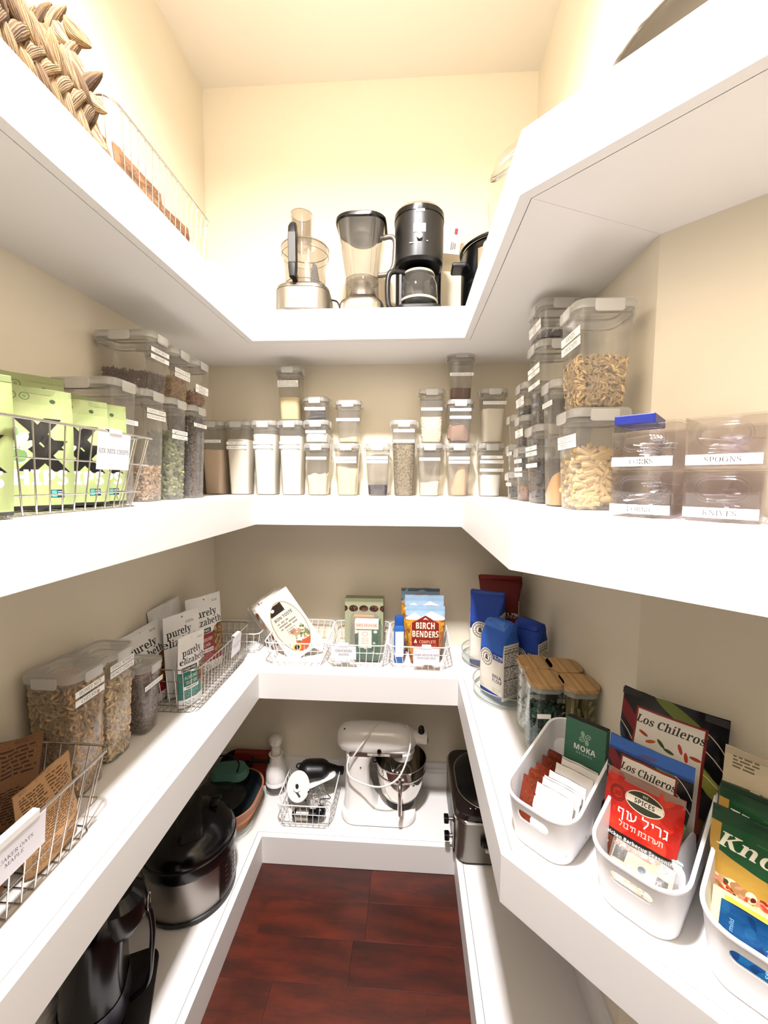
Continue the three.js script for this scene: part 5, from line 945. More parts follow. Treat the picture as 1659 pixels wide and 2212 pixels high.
  pieces('wrapped_candy', 'pale silvery wrapped candies in the rear left bamboo-lid jar', 'candy', { ...jp, geo: twist2, mat: std(0xcfccc8, 0.4), n: 160, fill: 0.15, at: jar('square glass jar with bamboo lid of pale candies, rear left of four', 0.363, -1.163), seed: 42, size: 0.012, vary: 0.3 });
  pieces('snack_sticks', 'olive yellow snack sticks standing in the front right bamboo-lid jar', 'snacks', { ...jp, geo: stick2, mat: std(0x8f8350, 0.7), n: 110, fill: 0.15, at: jar('square glass jar with bamboo lid of olive sticks, front right of four', 0.44, -1.05), seed: 43, size: 0.02, vary: 0.5, lay: (o, r) => o.rotation.set((r() - 0.5) * 0.7, r() * 6, (r() - 0.5) * 0.7) });
  pieces('dark_tea', 'dark leafy pieces in the rear right bamboo-lid jar', 'tea', { ...jp, geo: twist2, mat: std(0x3d3a28, 0.8), n: 120, fill: 0.12, at: jar('square glass jar with bamboo lid of dark leaves, rear right of four', 0.437, -1.146), seed: 44, size: 0.012, vary: -0.6 });
}

// ================================================================ third shelf, angled run: three white bins
{
  const W = 0.142, D = 0.25, hf = 0.102, hk = 0.162, th = 0.0032;
  const top = (z) => { const q = Math.min(1, Math.max(0, (0.46 - z / D) / 0.9)), s = q * q * (3 - 2 * q); return hf + (hk - hf) * s; };
  const ring = (w, d, r, y, lift) => ({ y, w, d, r, lift });
  const g = loft([ring(W - 0.038, D - 0.05, 0.03, 0), ring(W - 0.026, D - 0.038, 0.036, 0.004), ring(W - 0.014, D - 0.02, 0.042, 0.05), ring(W - 0.002, D - 0.002, 0.048, 1, 1), ring(W + 0.003, D + 0.003, 0.05, 1.0, 2), ring(W + 0.003, D + 0.003, 0.05, 1, 3), ring(W - 0.002, D - 0.002, 0.048, 1, 4), ring(W - 0.002 - 2 * th, D - 0.002 - 2 * th, 0.045, 1, 3), ring(W - 0.014 - 2 * th, D - 0.02 - 2 * th, 0.04, 0.05), ring(W - 0.026 - 2 * th, D - 0.038 - 2 * th, 0.033, 0.007)],
    { k: 8, crease: 0, f: (q, r) => { if (r.lift) q[1] = top(q[2]) - [0, 0.005, 0.0045, 0.0012, 0][r.lift]; } });
  const slotG = plate(rrect(0.062, 0.021, 0.0104, 6), 0.06).translate(0, 0.071, D / 2 - 0.05);
  const A = new Brush(g), Bb = new Brush(slotG); A.updateMatrixWorld(); Bb.updateMatrixWorld();
  const ev = new Evaluator(); ev.attributes = ['position', 'normal', 'uv']; ev.useGroups = false;
  const tub = toCreasedNormals(ev.evaluate(A, Bb, SUBTRACTION).geometry, 0.55);
  const n0 = -0.032 - D / 2;
  const bin = (label, t) => { const b = thing('white_bin', label, 'bin', dg(t, T3, n0), DIAG); part('tub', tub, M.bin, b); return b; };
  const div = (b, x, z, w, h, ry) => { const s = rrect(w, h, 0.022, 6).map(([a, c]) => [a, c + h / 2]); part('divider', mv(plate(s, 0.0024), x, 0.006, z, -0.05, ry), M.bin, b); };
  const b1 = bin('white plastic bin of tea sachets, first of three along the angled shelf', 0.041);
  const b2 = bin('white plastic bin of seasoning bags, middle of three along the angled shelf', 0.208);
  bin('white plastic bin of soup and taco packets at the lower right edge', 0.361);
  div(b1, -0.03, -0.085, 0.06, 0.12, 0); div(b2, -0.002, 0.03, 0.112, 0.078, 0); div(b2, 0.046, -0.02, 0.085, 0.09, HP - 0.1);

  // sachets, one built and then cloned
  const sp = print(512, 400, (c, w, h) => { c.fillStyle = '#f0ede8'; c.fillRect(0, 0, w, h); c.fillStyle = '#6d2a14'; c.fillRect(0, 0, 150, h); speckle(c, 0, 0, 150, h, 60, ['#63240f', '#78321a', '#5a1f0d'], 4, 6, 26); lines(c, 200, 130, 60, 5, 18, '#a09a92', 5, 0.3); c.fillStyle = '#cfcac3'; c.fillRect(440, 90, 4, 90); }, 0.35);
  const sb = std(0x4a1a0c, 0.5, 0, two);
  const L = ['foremost brown and white tea sachet in the first white bin', 'second tea sachet from the front in the first white bin', 'third tea sachet from the front in the first white bin', 'fourth tea sachet from the front in the first white bin', 'fifth tea sachet from the front, set back in the first white bin', 'sixth tea sachet from the front in the first white bin', 'rearmost tea sachet in front of the green chocolate box'];
  let proto;
  L.forEach((label, i) => {
    const n = -0.064 - i * 0.0155 - (i > 3 ? 0.008 : 0), lean = 0.34 - 0.015 * i, at = dg(0.043 + 0.004 * (i % 2) + (i > 3 ? 0.006 : 0), T3 + 0.02, n);
    let s;
    if (!proto) s = proto = pouch('tea_sachet', label, 'tea sachet', { at, turn: DIAG, w: 0.106, h: 0.096, d: 0.012, bot: 1, front: sp, back: sb, seed: 5, wr: 0.003, belly: 0.9, group: 'tea sachets in the first white bin', noSeal: true });
    else { s = proto.clone(); s.name = numbered('tea_sachet'); scene.add(s); s.userData = { ...proto.userData, label }; }
    s.position.set(...at); s.rotation.set(-lean, DIAG + (i % 3 - 1) * 0.04, 0.03 - 0.02 * (i % 3), 'YXZ'); s.scale.y = 1 + (i > 3 ? 0.12 : 0) + 0.05 * (i % 2);
  });
  const mk = thing('chocolate_box', 'slim black box with a green sleeve lettered MOKA at the back of the first bin', 'box', dg(0.066, T3 + 0.01, -0.2), DIAG); mk.rotation.order = 'YXZ'; mk.rotation.x = -0.12; mk.rotation.z = 0.02;
  part('carton', rbox(0.082, 0.195, 0.018, 0.001, 0, 0.0975, 0), M.rubber, mk);
  part('sleeve', boxUV(rbox(0.0835, 0.088, 0.0195, 0.001, 0, 0, 0, 1).translate(0, 0.044, 0), 0.0835, 0.088, 0.0195).translate(0, 0.106, 0), print(1024, 512, (c, w, h) => {
    c.fillStyle = '#3c6d59'; c.fillRect(0, 0, w, h); const r = rng(8); for (let i = 0; i < 500; i++) { c.fillStyle = r() < 0.5 ? 'rgba(70,120,95,.25)' : 'rgba(20,50,38,.25)'; c.fillRect(r() * w, r() * h, 30 + r() * 70, 2); }
    for (const [x, y, a, f] of [[228, 140, 0.6, 1], [292, 158, -0.6, 0], [222, 205, -0.6, 0], [282, 228, 0.6, 1]]) { if (f) blob(c, x, y, 34, 24, '#8fb09c', a + 0.8); else { c.strokeStyle = '#c9d8cc'; c.lineWidth = 6; c.beginPath(); c.ellipse(x, y, 32, 24, a, 0, 7); c.stroke(); c.beginPath(); c.moveTo(x - 18, y + 14); c.lineTo(x + 18, y - 14); c.stroke(); } }
    txt(c, 'MOKA', 256, 318, 92, '#e4ebe4'); txt(c, 'O R I G I N S', 256, 382, 34, '#a9c0b0');
  }, 0.6), mk);

  const chil = (word, blueTop) => print(512, 760, (c, w, h) => {
    c.fillStyle = '#0d0b10'; c.fillRect(0, 0, w, h);
    for (const [x, y, q, a] of [[300, 60, '#5f6a2a', 0.5], [430, 330, '#3c5a2c', 0.9], [470, 380, '#8a8a3c', 0.9], [40, 150, '#6b1420', 0.8], [50, 330, '#1d2340', 0.8], [460, 620, '#5a3a1c', 0.8]]) blob(c, x, y, 150, 34, q, a);
    c.strokeStyle = '#c9bfb0'; c.lineWidth = 5; for (const y of [210, 300, 420]) { c.beginPath(); c.moveTo(0, y); c.quadraticCurveTo(60, y + 30, 110, y + 110); c.stroke(); c.beginPath(); c.moveTo(400, y - 120); c.quadraticCurveTo(470, y - 90, 512, y - 10); c.stroke(); }
    if (blueTop) { c.fillStyle = '#2f5fae'; c.fillRect(0, 0, w, 95); blob(c, 240, 66, 60, 14, '#4b4a78', -0.2); c.fillStyle = '#1f3f86'; c.fillRect(0, 78, w, 17); }
    const y0 = blueTop ? 104 : 84; c.fillStyle = '#7a1a14'; c.fillRect(84, y0, 344, h - y0); c.fillStyle = '#d9d2c6'; c.fillRect(96, y0 + 12, 320, h - y0);
    txt(c, 'Los Chileros', 256, y0 + 66, 62, '#15120f', { font: 'serif', weight: 'italic bold', sx: 0.86 });
    const yy = y0 + 140; for (const [x, y, a, q] of [[140, 0, 0.3, '#a33a1c'], [180, 30, -0.4, '#b5552a'], [230, 20, 0.8, '#3a4424'], [270, 46, 0.2, '#3a4424'], [320, 10, 1.2, '#a8231a'], [350, 40, 1.4, '#b23a20'], [390, 30, 0.1, '#a33a1c']]) blob(c, x, yy + y, 26, 9, q, a);
    if (word) txt(c, word, 256, y0 + 262, 66, '#1f2c57', { sx: 0.75 });
  }, 0.3);
  const HEB = { 'ג': [.7, [[.2, 0], [.6, 0], [.6, 1]], [[.6, .7], [.2, 1]]], 'ר': [.85, [[.1, 0], [.65, 0], [.75, .12], [.75, 1]]], 'י': [.55, [[.2, 0], [.45, 0], [.45, .42]]], 'ל': [.9, [[.15, -.36], [.15, 0], [.78, 0], [.78, .35], [.4, 1]]], 'ע': [.95, [[.15, 0], [.38, .8]], [[.82, 0], [.82, .5], [.6, .82], [.05, 1]]], 'ו': [.55, [[.2, 0], [.45, 0], [.45, 1]]], 'ף': [.9, [[.4, .5], [.18, .45], [.18, 0], [.76, 0], [.76, 1.34]]], 'ת': [.95, [[.05, 1], [.25, .95], [.25, 0]], [[.08, 0], [.82, 0], [.82, 1]]], 'ב': [.95, [[.15, 0], [.7, 0], [.7, 1]], [[.05, 1], [.92, 1]]], ' ': [.5] };
  const hebrew = (c, s, cx, y, k, lw, color) => {   // right-to-left letters drawn as pen strokes
    const W = [...s].reduce((a, q) => a + HEB[q][0] * k, 0); let x = cx + W / 2; c.strokeStyle = color; c.lineWidth = lw;
    for (const q of s) { const [w, ...st] = HEB[q]; x -= w * k; for (const p of st) { c.beginPath(); p.forEach(([a, b], i) => i ? c.lineTo(x + a * k, y + b * k) : c.moveTo(x + a * k, y + b * k)); c.stroke(); } }
  };
  const dk = std(0x141016, 0.4, 0, two), edge = std(0xd8d2c6, 0.4), D2 = (t, y, n) => dg(t, T3 + y, n);
  pouch('spice_bag', 'large black spice bag lettered Chile leaning at the back of the middle bin', 'bag', { at: D2(0.2, 0.045, -0.216), turn: DIAG, lean: 0.2, w: 0.172, h: 0.25, d: 0.04, bot: 0.62, front: chil('Chile', false), back: dk, sealMat: dk, seed: 6, wr: 0.004, curl: -0.012 });
  pouch('spice_bag', 'smaller spice bag with a plain blue top strip, before the large black bag', 'bag', { at: D2(0.186, 0.012, -0.152), turn: DIAG, lean: 0.2, w: 0.136, h: 0.212, d: 0.035, bot: 0.7, front: chil('', true), back: dk, noSeal: true, seed: 10, wr: 0.003 });
  pouch('seasoning_bag', 'bright red clear-edged seasoning bag with Hebrew lettering in the middle bin', 'bag', { at: D2(0.19, 0.01, -0.112), turn: DIAG, lean: 0.28, w: 0.122, h: 0.172, d: 0.026, bot: 0.8, sealMat: M.film, seed: 14, wr: 0.003, back: std(0x8f1f14, 0.4, 0, two), front: print(512, 720, (c, w, h) => {
    c.fillStyle = '#b32014'; c.fillRect(0, 0, w, h); c.fillStyle = '#8f6a5c'; c.fillRect(0, 0, w, 60); speckle(c, 0, 40, w, 560, 60, ['#bd2a18', '#a81b10', '#c23420'], 3, 20, 60);
    c.strokeStyle = '#6d100a'; c.lineWidth = 8; c.beginPath(); c.arc(90, 160, 52, 0, 7); c.stroke(); c.beginPath(); c.arc(90, 160, 40, 0, 7); c.stroke(); txt(c, '30', 90, 162, 44, '#6d100a');
    blob(c, 270, 150, 128, 74, '#e9e2d0'); blob(c, 270, 150, 122, 68, '#2c3322'); c.fillStyle = '#e9e2d0'; c.fillRect(150, 126, 240, 48); txt(c, 'SPICES', 270, 151, 44, '#1e2418', { sx: 0.95 }); txt(c, 'EST', 270, 106, 22, '#d9d2b8'); 
    hebrew(c, 'גריל עוף', 270, 250, 56, 9, '#f2ece4'); hebrew(c, 'תערובת תיבול', 270, 335, 30, 5, '#e3c9bd');
    c.fillStyle = '#161210'; c.fillRect(30, 410, 482, 58); txt(c, 'Chicken Barbecue Seasoning', 270, 440, 34, '#efe9dd'); 
    c.fillStyle = '#5a2a18'; c.fillRect(0, 470, w, 250); speckle(c, 0, 475, w, 240, 90, ['#a9714e', '#c99a74', '#7a3d24', '#3e1c10', '#d6b394'], 6, 8, 26);
  }, 0.3) });
  { // zip bag lying at the front of the middle bin
    const z = thing('zip_bag', 'clear zip bag with a green slider seal drooping over the front of the middle bin', 'bag', D2(0.206, 0.034, -0.064), DIAG); z.rotation.order = 'YXZ'; z.rotation.x = -0.95;
    const gg = pouchGeo({ w: 0.1, h: 0.085, d: 0.024, seed: 21, wr: 0.004, belly: 0.7 }); part('film', [gg[0], gg[1]], M.film, z);
    part('zip_strip', mv(rbox(0.104, 0.0035, 0.003, 0.001), 0, 0.082, 0.001), std(0x6f9a7c, 0.4), z);
    const pk = pouch('seasoning_packet', 'tan and brown packet inside the clear zip bag', 'packet', { at: D2(0.206, 0.038, -0.068), turn: DIAG, lean: 0.95, w: 0.09, h: 0.062, d: 0.012, bot: 1, seed: 23, noSeal: true, back: std(0xb9a892, 0.5, 0, two), front: print(512, 340, (c, w, h) => { c.fillStyle = '#b3a793'; c.fillRect(0, 0, w, h); c.fillStyle = '#8b7058'; c.fillRect(0, 0, w, 60); c.fillStyle = '#2d2622'; c.fillRect(10, 60, 110, 110); c.fillRect(390, 120, 90, 120); blob(c, 270, 150, 34, 30, '#3a4a60'); speckle(c, 100, 180, 400, 150, 60, ['#b39a80', '#7a6350', '#c9bba6', '#8f7a66'], 5, 8, 26); c.fillStyle = '#e0a87c'; c.fillRect(320, 40, 120, 30); }, 0.35) });
  }
  const soup = print(640, 900, (c, w, h) => {
    c.fillStyle = '#b8913c'; c.fillRect(0, 0, w, h); c.fillStyle = '#123d22'; c.fillRect(0, 0, w, 130);
    c.fillStyle = '#0f4a26'; c.beginPath(); c.moveTo(60, 130); c.quadraticCurveTo(320, 90, w, 150); c.lineTo(w, 400); c.quadraticCurveTo(300, 420, 60, 340); c.fill();
    txt(c, 'Knorr', 280, 250, 158, '#f3f0dc', { font: 'serif', weight: 'italic bold', rot: 0.04 }); c.fillStyle = '#3d7a4c'; c.fillRect(250, 165, 160, 6);
    txt(c, 'SELECTS', 470, 440, 40, '#8f6a20'); c.fillStyle = '#6b2a18'; c.fillRect(0, 560, w, 340); speckle(c, 0, 540, w, 350, 240, ['#c9b48a', '#d9c9a0', '#b89a68', '#e6d8b4', '#a37c4c'], 8, 18, 54); speckle(c, 0, 540, w, 120, 70, ['#9c2a1c', '#b84a34', '#d98a70', '#3a4a24', '#5c1c12'], 9, 10, 26);
  }, 0.35);
  const gn = std(0x0f2f1b, 0.4, 0, two);
  pouch('soup_packet', 'green and yellow noodle packet in front in the third bin', 'packet', { at: D2(0.356, 0.03, -0.13), turn: DIAG, lean: 0.2, w: 0.142, h: 0.168, d: 0.03, bot: 0.74, front: soup, back: gn, sealMat: gn, seed: 3, wr: 0.003 });
  pouch('soup_packet', 'darker green noodle packet standing behind the front one in the third bin', 'packet', { at: D2(0.358, 0.035, -0.17), turn: DIAG, lean: 0.2, w: 0.142, h: 0.182, d: 0.03, bot: 0.74, front: soup, back: gn, sealMat: gn, seed: 7, wr: 0.003 });
  pouch('snack_bag', 'beige stand-up bag with leaf drawings at the back of the third bin', 'bag', { at: D2(0.357, 0.035, -0.215), turn: DIAG, lean: 0.16, w: 0.146, h: 0.222, d: 0.035, bot: 0.72, seed: 12, wr: 0.004, back: std(0xb9ab92, 0.6, 0, two), front: print(512, 720, (c, w, h) => { c.fillStyle = '#cbbd9f'; c.fillRect(0, 0, w, h); lines(c, 40, 40, 120, 4, 18, '#6d6248', 3, 0.5); for (let i = 0; i < 4; i++) { blob(c, 240 + i * 60, 150, 18, 24, '#3f5540'); c.fillStyle = '#7f8a70'; c.fillRect(238 + i * 60, 170, 4, 40); } txt(c, 'A D O', 330, 238, 76, '#23281f'); txt(c, 'CO', 290, 306, 76, '#23281f'); }, 0.6) });
  pouch('candy_packet', 'pale yellow printed packet low at the front of the third bin', 'packet', { at: D2(0.359, 0.02, -0.09), turn: DIAG, lean: 0.3, w: 0.12, h: 0.08, d: 0.018, bot: 1, seed: 16, noSeal: true, back: std(0xe6d48a, 0.4, 0, two), front: print(512, 360, (c, w, h) => { c.fillStyle = '#e9dfae'; c.fillRect(0, 0, w, h); c.fillStyle = '#e2c24c'; c.fillRect(60, 20, 300, 90); speckle(c, 100, 60, 260, 240, 50, ['#e9c64a', '#f2e6b0', '#5c6a30', '#e6d9a0'], 4, 14, 40); blob(c, 250, 150, 60, 14, '#a3331c', 0.5); }, 0.35) });
  pouch('taco_packet', 'blue taco seasoning packet lying foremost in the third bin', 'packet', { at: D2(0.363, 0.024, -0.074), turn: DIAG, lean: 0.34, w: 0.104, h: 0.074, d: 0.016, bot: 1, seed: 19, noSeal: true, wr: 0.006, back: std(0x0d2f5c, 0.35, 0, two), front: print(512, 320, (c, w, h) => { c.fillStyle = '#0f4676'; c.fillRect(0, 0, w, h); speckle(c, 0, 0, w, h, 50, ['#0d3c6a', '#14527f', '#0b3560'], 4, 20, 60); txt(c, 'taco', 352, 170, 92, '#cfe3ee', { rot: -HP, weight: 'normal' }); txt(c, 'seasoning', 275, 170, 40, '#9cc0d4', { rot: -HP, weight: 'normal' }); txt(c, 'mild', 70, 110, 34, '#8fb9cf', { rot: -HP, weight: 'normal' }); }, 0.3) });
}
// ================================================================ lowest shelf
{ // stand mixer, side on; head along x, bowl to the right
  const t = thing('stand_mixer', 'white stand mixer with a polished steel bowl and its white cord looped round', 'mixer', [-0.112, T4, -1.622]);
  part('base', [loft([{ y: 0.001, w: 0.3, d: 0.2, r: 0.06 }, { y: 0.006, w: 0.306, d: 0.208, r: 0.065 }, { y: 0.024, w: 0.3, d: 0.202, r: 0.065 }, { y: 0.034, w: 0.27, d: 0.175, r: 0.06 }, { y: 0.036, w: 0.1, d: 0.08, r: 0.03 }], { k: 9, crease: 0.8 })], M.enamel, t);
  part('column', loft([{ y: 0.028, w: 0.15, d: 0.17, r: 0.07, x: -0.072 }, { y: 0.06, w: 0.122, d: 0.135, r: 0.05, x: -0.082 }, { y: 0.12, w: 0.1, d: 0.112, r: 0.042, x: -0.09 }, { y: 0.2, w: 0.098, d: 0.104, r: 0.04, x: -0.088 }, { y: 0.238, w: 0.112, d: 0.106, r: 0.04, x: -0.082 }, { y: 0.25, w: 0.12, d: 0.106, r: 0.04, x: -0.078 }], { k: 8, crease: 1 }), M.enamel, t);
  const hr = [[-0.176, 0.02, 0.02], [-0.173, 0.05, 0.05], [-0.165, 0.08, 0.078], [-0.148, 0.106, 0.1], [-0.12, 0.12, 0.112], [-0.06, 0.126, 0.118], [0.02, 0.124, 0.116], [0.08, 0.116, 0.11], [0.115, 0.1, 0.098], [0.138, 0.076, 0.078], [0.15, 0.046, 0.05], [0.153, 0.02, 0.02]];
  const head = part('head', [loft(hr.map(([y, w, d]) => ({ y, w, d, r: Math.min(w, d) * 0.49 })), { k: 9, crease: 1.1 }).rotateZ(-Math.PI / 2).translate(0, 0.306, 0),
    loft([{ y: 0.246, w: 0.25, d: 0.07, r: 0.033, x: -0.005 }, { y: 0.252, w: 0.27, d: 0.086, r: 0.04, x: -0.005 }, { y: 0.275, w: 0.28, d: 0.1, r: 0.05, x: -0.005 }], { k: 8, crease: 0.8 }), cyl(0.05, 0.044, 0.03, 0.096, 0.246, 0, 36)], M.enamel, t);
  part('trim_band', [box(0.215, 0.014, 0.003, -0.012, 0.2655, 0.0525), box(0.215, 0.014, 0.003, -0.012, 0.2655, -0.0525)], M.steel, head);
  part('band_print', mv(paper(0.09, 0.009, ['KitchenAid'], { bg: '#c9c4bb', font: 'serif', weight: 'bold', size: 0.9 }), 0.0, 0.2655, 0.0545), M.paper, head);
  part('hub', mv(lathe([[0.0, 0.044], [0.022, 0.044], [0.025, 0.04], [0.025, 0], [0.03, -0.012]], 30), 0, 0, 0, 0, 0, -HP).translate(0.152, 0.312, 0), M.enamel, head);
  part('hub_cap', mv(lathe([[0, 0.0475], [0.02, 0.047], [0.023, 0.044]], 30), 0, 0, 0, 0, 0, -HP).translate(0.152, 0.312, 0), M.chrome, head);
  part('hub_knob', [cyl(0.012, 0.014, 0.018, 0.172, 0.342, 0.0, 20), ball(0.012, 0.172, 0.351, 0)], M.gloss, head);
  part('speed_knob', [mv(cyl(0.0085, 0.0085, 0.012, 0, 0, 0, 20), 0, 0, 0, HP).translate(0.003, 0.285, 0.056)], M.gloss, head);
  part('lock_lever', [ball(0.0095, -0.014, 0.246, 0.062), rod([-0.014, 0.246, 0.045], [-0.014, 0.246, 0.062], 0.003)], M.gloss, t);
  part('vent', [box(0.007, 0.003, 0.02, -0.141, 0.353, 0.02)], M.gloss, head);
  part('screw', [box(0.005, 0.004, 0.002, -0.072, 0.208, 0.0535)], M.rubber, t);
  const bx = 0.088;
  const bw = part('bowl', lathe([[0.0, 0.052], [0.045, 0.053], [0.064, 0.066], [0.082, 0.095], [0.094, 0.135], [0.1, 0.17], [0.1045, 0.222], [0.1075, 0.2235], [0.1075, 0.2265], [0.104, 0.227], [0.1025, 0.222], [0.098, 0.17], [0.09, 0.125], [0.07, 0.075], [0, 0.06]], 72).translate(bx, 0, 0), M.mirror, t, 'polished steel bowl');
  part('bowl_band', lathe([[0.1015, 0.179], [0.1038, 0.182], [0.1042, 0.186], [0.1025, 0.188]], 64).translate(bx, 0, 0), M.steel, bw);
  part('bowl_handle', [tube([[0, 0.2, 0.098], [0, 0.204, 0.128], [0, 0.19, 0.146], [0, 0.13, 0.14], [0, 0.085, 0.135]], 0.0085, false, 40, 10).translate(bx, 0, 0), rbox(0.034, 0.016, 0.012, 0.003, bx, 0.196, 0.102)], M.mirror, bw);
  part('bowl_foot', lathe([[0.0, 0.031], [0.056, 0.031], [0.058, 0.036], [0.05, 0.056], [0, 0.056]], 48).translate(bx, 0, 0), M.darkgrey, t);
  part('beater_shaft', [cyl(0.008, 0.008, 0.06, bx + 0.01, 0.215, 0, 16), mv(new THREE.TorusGeometry(0.04, 0.004, 8, 30).scale(1, 1.25, 1), bx + 0.01, 0.145, 0, 0, 0.5)], M.steel, t);
  part('cord', [tube([[0.0, 0.3715, 0.0], [-0.022, 0.366, 0.035], [-0.055, 0.33, 0.063], [-0.09, 0.28, 0.068], [-0.118, 0.235, 0.066]], 0.0034, false, 40, 8),
    tube([[0.112, 0.362, 0.0], [0.128, 0.34, 0.05], [0.118, 0.29, 0.085], [0.08, 0.225, 0.125], [0.02, 0.19, 0.128], [-0.06, 0.178, 0.1], [-0.115, 0.19, 0.078], [-0.126, 0.222, 0.064], [-0.12, 0.245, 0.05], [-0.115, 0.25, 0.0]], 0.0034, false, 80, 8)], std(0xece8df, 0.5), t);
}
{ // hand food chopper
  const t = thing('hand_chopper', 'white push-down hand food chopper standing left of the wire basket', 'chopper', [-0.574, T4, -1.694]);
  part('base_cup', lathe([[0, 0.001], [0.044, 0.001], [0.046, 0.004], [0.046, 0.03], [0.043, 0.032]], 44), M.smoke, t, 'clear base cup');
  part('blade_block', lathe([[0, 0.006], [0.038, 0.006], [0.038, 0.026], [0, 0.026]], 30), M.darkgrey, t);
  part('housing', lathe([[0.0425, 0.031], [0.046, 0.034], [0.046, 0.048], [0.0445, 0.05], [0.0445, 0.053], [0.046, 0.056], [0.044, 0.09], [0.036, 0.12], [0.027, 0.142], [0.024, 0.155], [0.03, 0.16], [0.0315, 0.164], [0.0285, 0.166], [0.021, 0.161]], 48), M.white, t);
  part('plunger', lathe([[0.02, 0.15], [0.02, 0.196], [0.017, 0.2], [0.02, 0.206], [0.027, 0.212], [0.03, 0.222], [0.028, 0.236], [0.018, 0.245], [0, 0.247]], 40), std(0xe9e3d8, 0.45), t);
}
{ // white basket of mixer discs and small gadgets
  basket('white wire basket of gadgets beside the stand mixer on the lowest shelf', { w: 0.216, d: 0.268, h: 0.108, tw: 0.02, td: 0.016, at: [-0.397, T4, -1.612], nx: 8, nz: 9, ny: 2, r: 0.0014 });
  const d = thing('slicing_disc', 'round white plastic slicing disc with a hub hole leaning in the gadget basket', 'disc', [-0.442, T4 + 0.112, -1.572]);
  d.rotation.order = 'YXZ'; d.rotation.set(1.05, -0.35, 0.1);
  part('disc', lathe([[0.01, 0], [0.054, -0.001], [0.056, 0.001], [0.054, 0.003], [0.022, 0.003], [0.019, 0.009], [0.0095, 0.01], [0.0092, 0.001]], 56), M.white, d);
  part('hub', cyl(0.0092, 0.0092, 0.006, 0, 0.003, 0, 24), M.rubber, d);
  part('blade', mv(rbox(0.03, 0.003, 0.008, 0.001), 0.01, 0.004, 0.024, 0, -0.5), M.darkgrey, d);
  const k = thing('hand_drill_head', 'black motor unit with a stubby nozzle on top of the gadget basket', 'gadget', [-0.394, T4 + 0.125, -1.66]); k.rotation.order = 'YXZ'; k.rotation.set(0.1, 0.25, -0.1);
  part('body', [mv(capsule(0.045, 0.05), 0, 0, 0, 0, 0, HP).scale(1, 0.8, 1)], M.black, k);
  part('nozzle', mv(cyl(0.013, 0.024, 0.06, 0, 0, 0, 20), 0.082, -0.004, 0.0, 0, 0, -HP - 0.15), M.black, k);
  part('cap', [mv(cyl(0.017, 0.017, 0.02, 0, 0, 0, 16), 0.114, -0.011, 0, 0, 0, -HP - 0.15)], M.rubber, k);
  part('loop', [mv(new THREE.TorusGeometry(0.012, 0.003, 6, 20), -0.066, 0.018, 0.0)], M.rubber, k);
  const w = thing('wire_whisk', 'thin steel wire whisk head lying loose in the gadget basket', 'whisk', [-0.36, T4 + 0.06, -1.57]); w.rotation.set(0.5, 0.4, 0.3);
  part('loops', [0, 1, 2, 3, 4].map((i) => mv(new THREE.TorusGeometry(0.042, 0.0009, 5, 40).scale(1, 1.3, 1), 0, 0, 0, 0, i * 0.62)), M.chrome, w);
  part('stem', rod([0, 0.05, 0], [0, 0.095, 0], 0.004, 10), M.chrome, w);
  const r = rng(61);
  for (let i = 0; i < 4; i++) {
    const a = [[-0.46, -1.54], [-0.33, -1.54], [-0.34, -1.62], [-0.41, -1.57]][i];
    solo('gadget_cord', tube([[0, 0, 0], [0.03, 0.03, -0.02], [0.06, 0.015, 0.02], [0.08, 0.035, -0.03], [0.05, 0.045, -0.05]], 0.0018), i % 2 ? M.rubber : std(0xcfcac2, 0.5), ['pale cord curled at the left of the gadget basket', 'thin black cord curled at the front right of the gadget basket', 'pale cord looped behind the front cord of the gadget basket', 'thin black cord lying in the middle of the gadget basket'][i], 'cord', [a[0], T4 + 0.02 + 0.01 * i, a[1]], r() * 3 - 0.5);
  }
  const g = thing('plastic_saucer', 'clear plastic saucer propped in the middle of the gadget basket', 'saucer', [-0.38, T4 + 0.055, -1.61]); g.rotation.set(0.9, 0.2, 0.3);
  part('saucer', lathe([[0, 0], [0.044, 0], [0.048, 0.004], [0.048, 0.014], [0.05, 0.015]], 40), M.film, g);
  const wp = thing('white_paddle', 'curved white plastic paddle behind the slicing disc in the gadget basket', 'paddle', [-0.36, T4 + 0.09, -1.64]); wp.rotation.set(0.2, 0.35, 0.25);
  part('paddle', loft([{ y: 0, w: 0.12, d: 0.03, r: 0.014 }, { y: 0.006, w: 0.13, d: 0.038, r: 0.018 }, { y: 0.01, w: 0.12, d: 0.03, r: 0.014 }]), M.white, wp);
  const m = thing('mini_grinder', 'small black and steel grinder lying at the front of the gadget basket', 'grinder', [-0.4, T4 + 0.028, -1.53]);
  part('body', [mv(capsule(0.02, 0.075), 0, 0, 0, 0, 0, HP)], M.gloss, m);
  part('sleeve', mv(cyl(0.0215, 0.0215, 0.05, 0, 0, 0, 26), -0.012, 0, 0, 0, 0, HP), M.steel, m);
  part('knob', [ball(0.022, 0.058, 0.016, 0.0)], M.gloss, m);
}
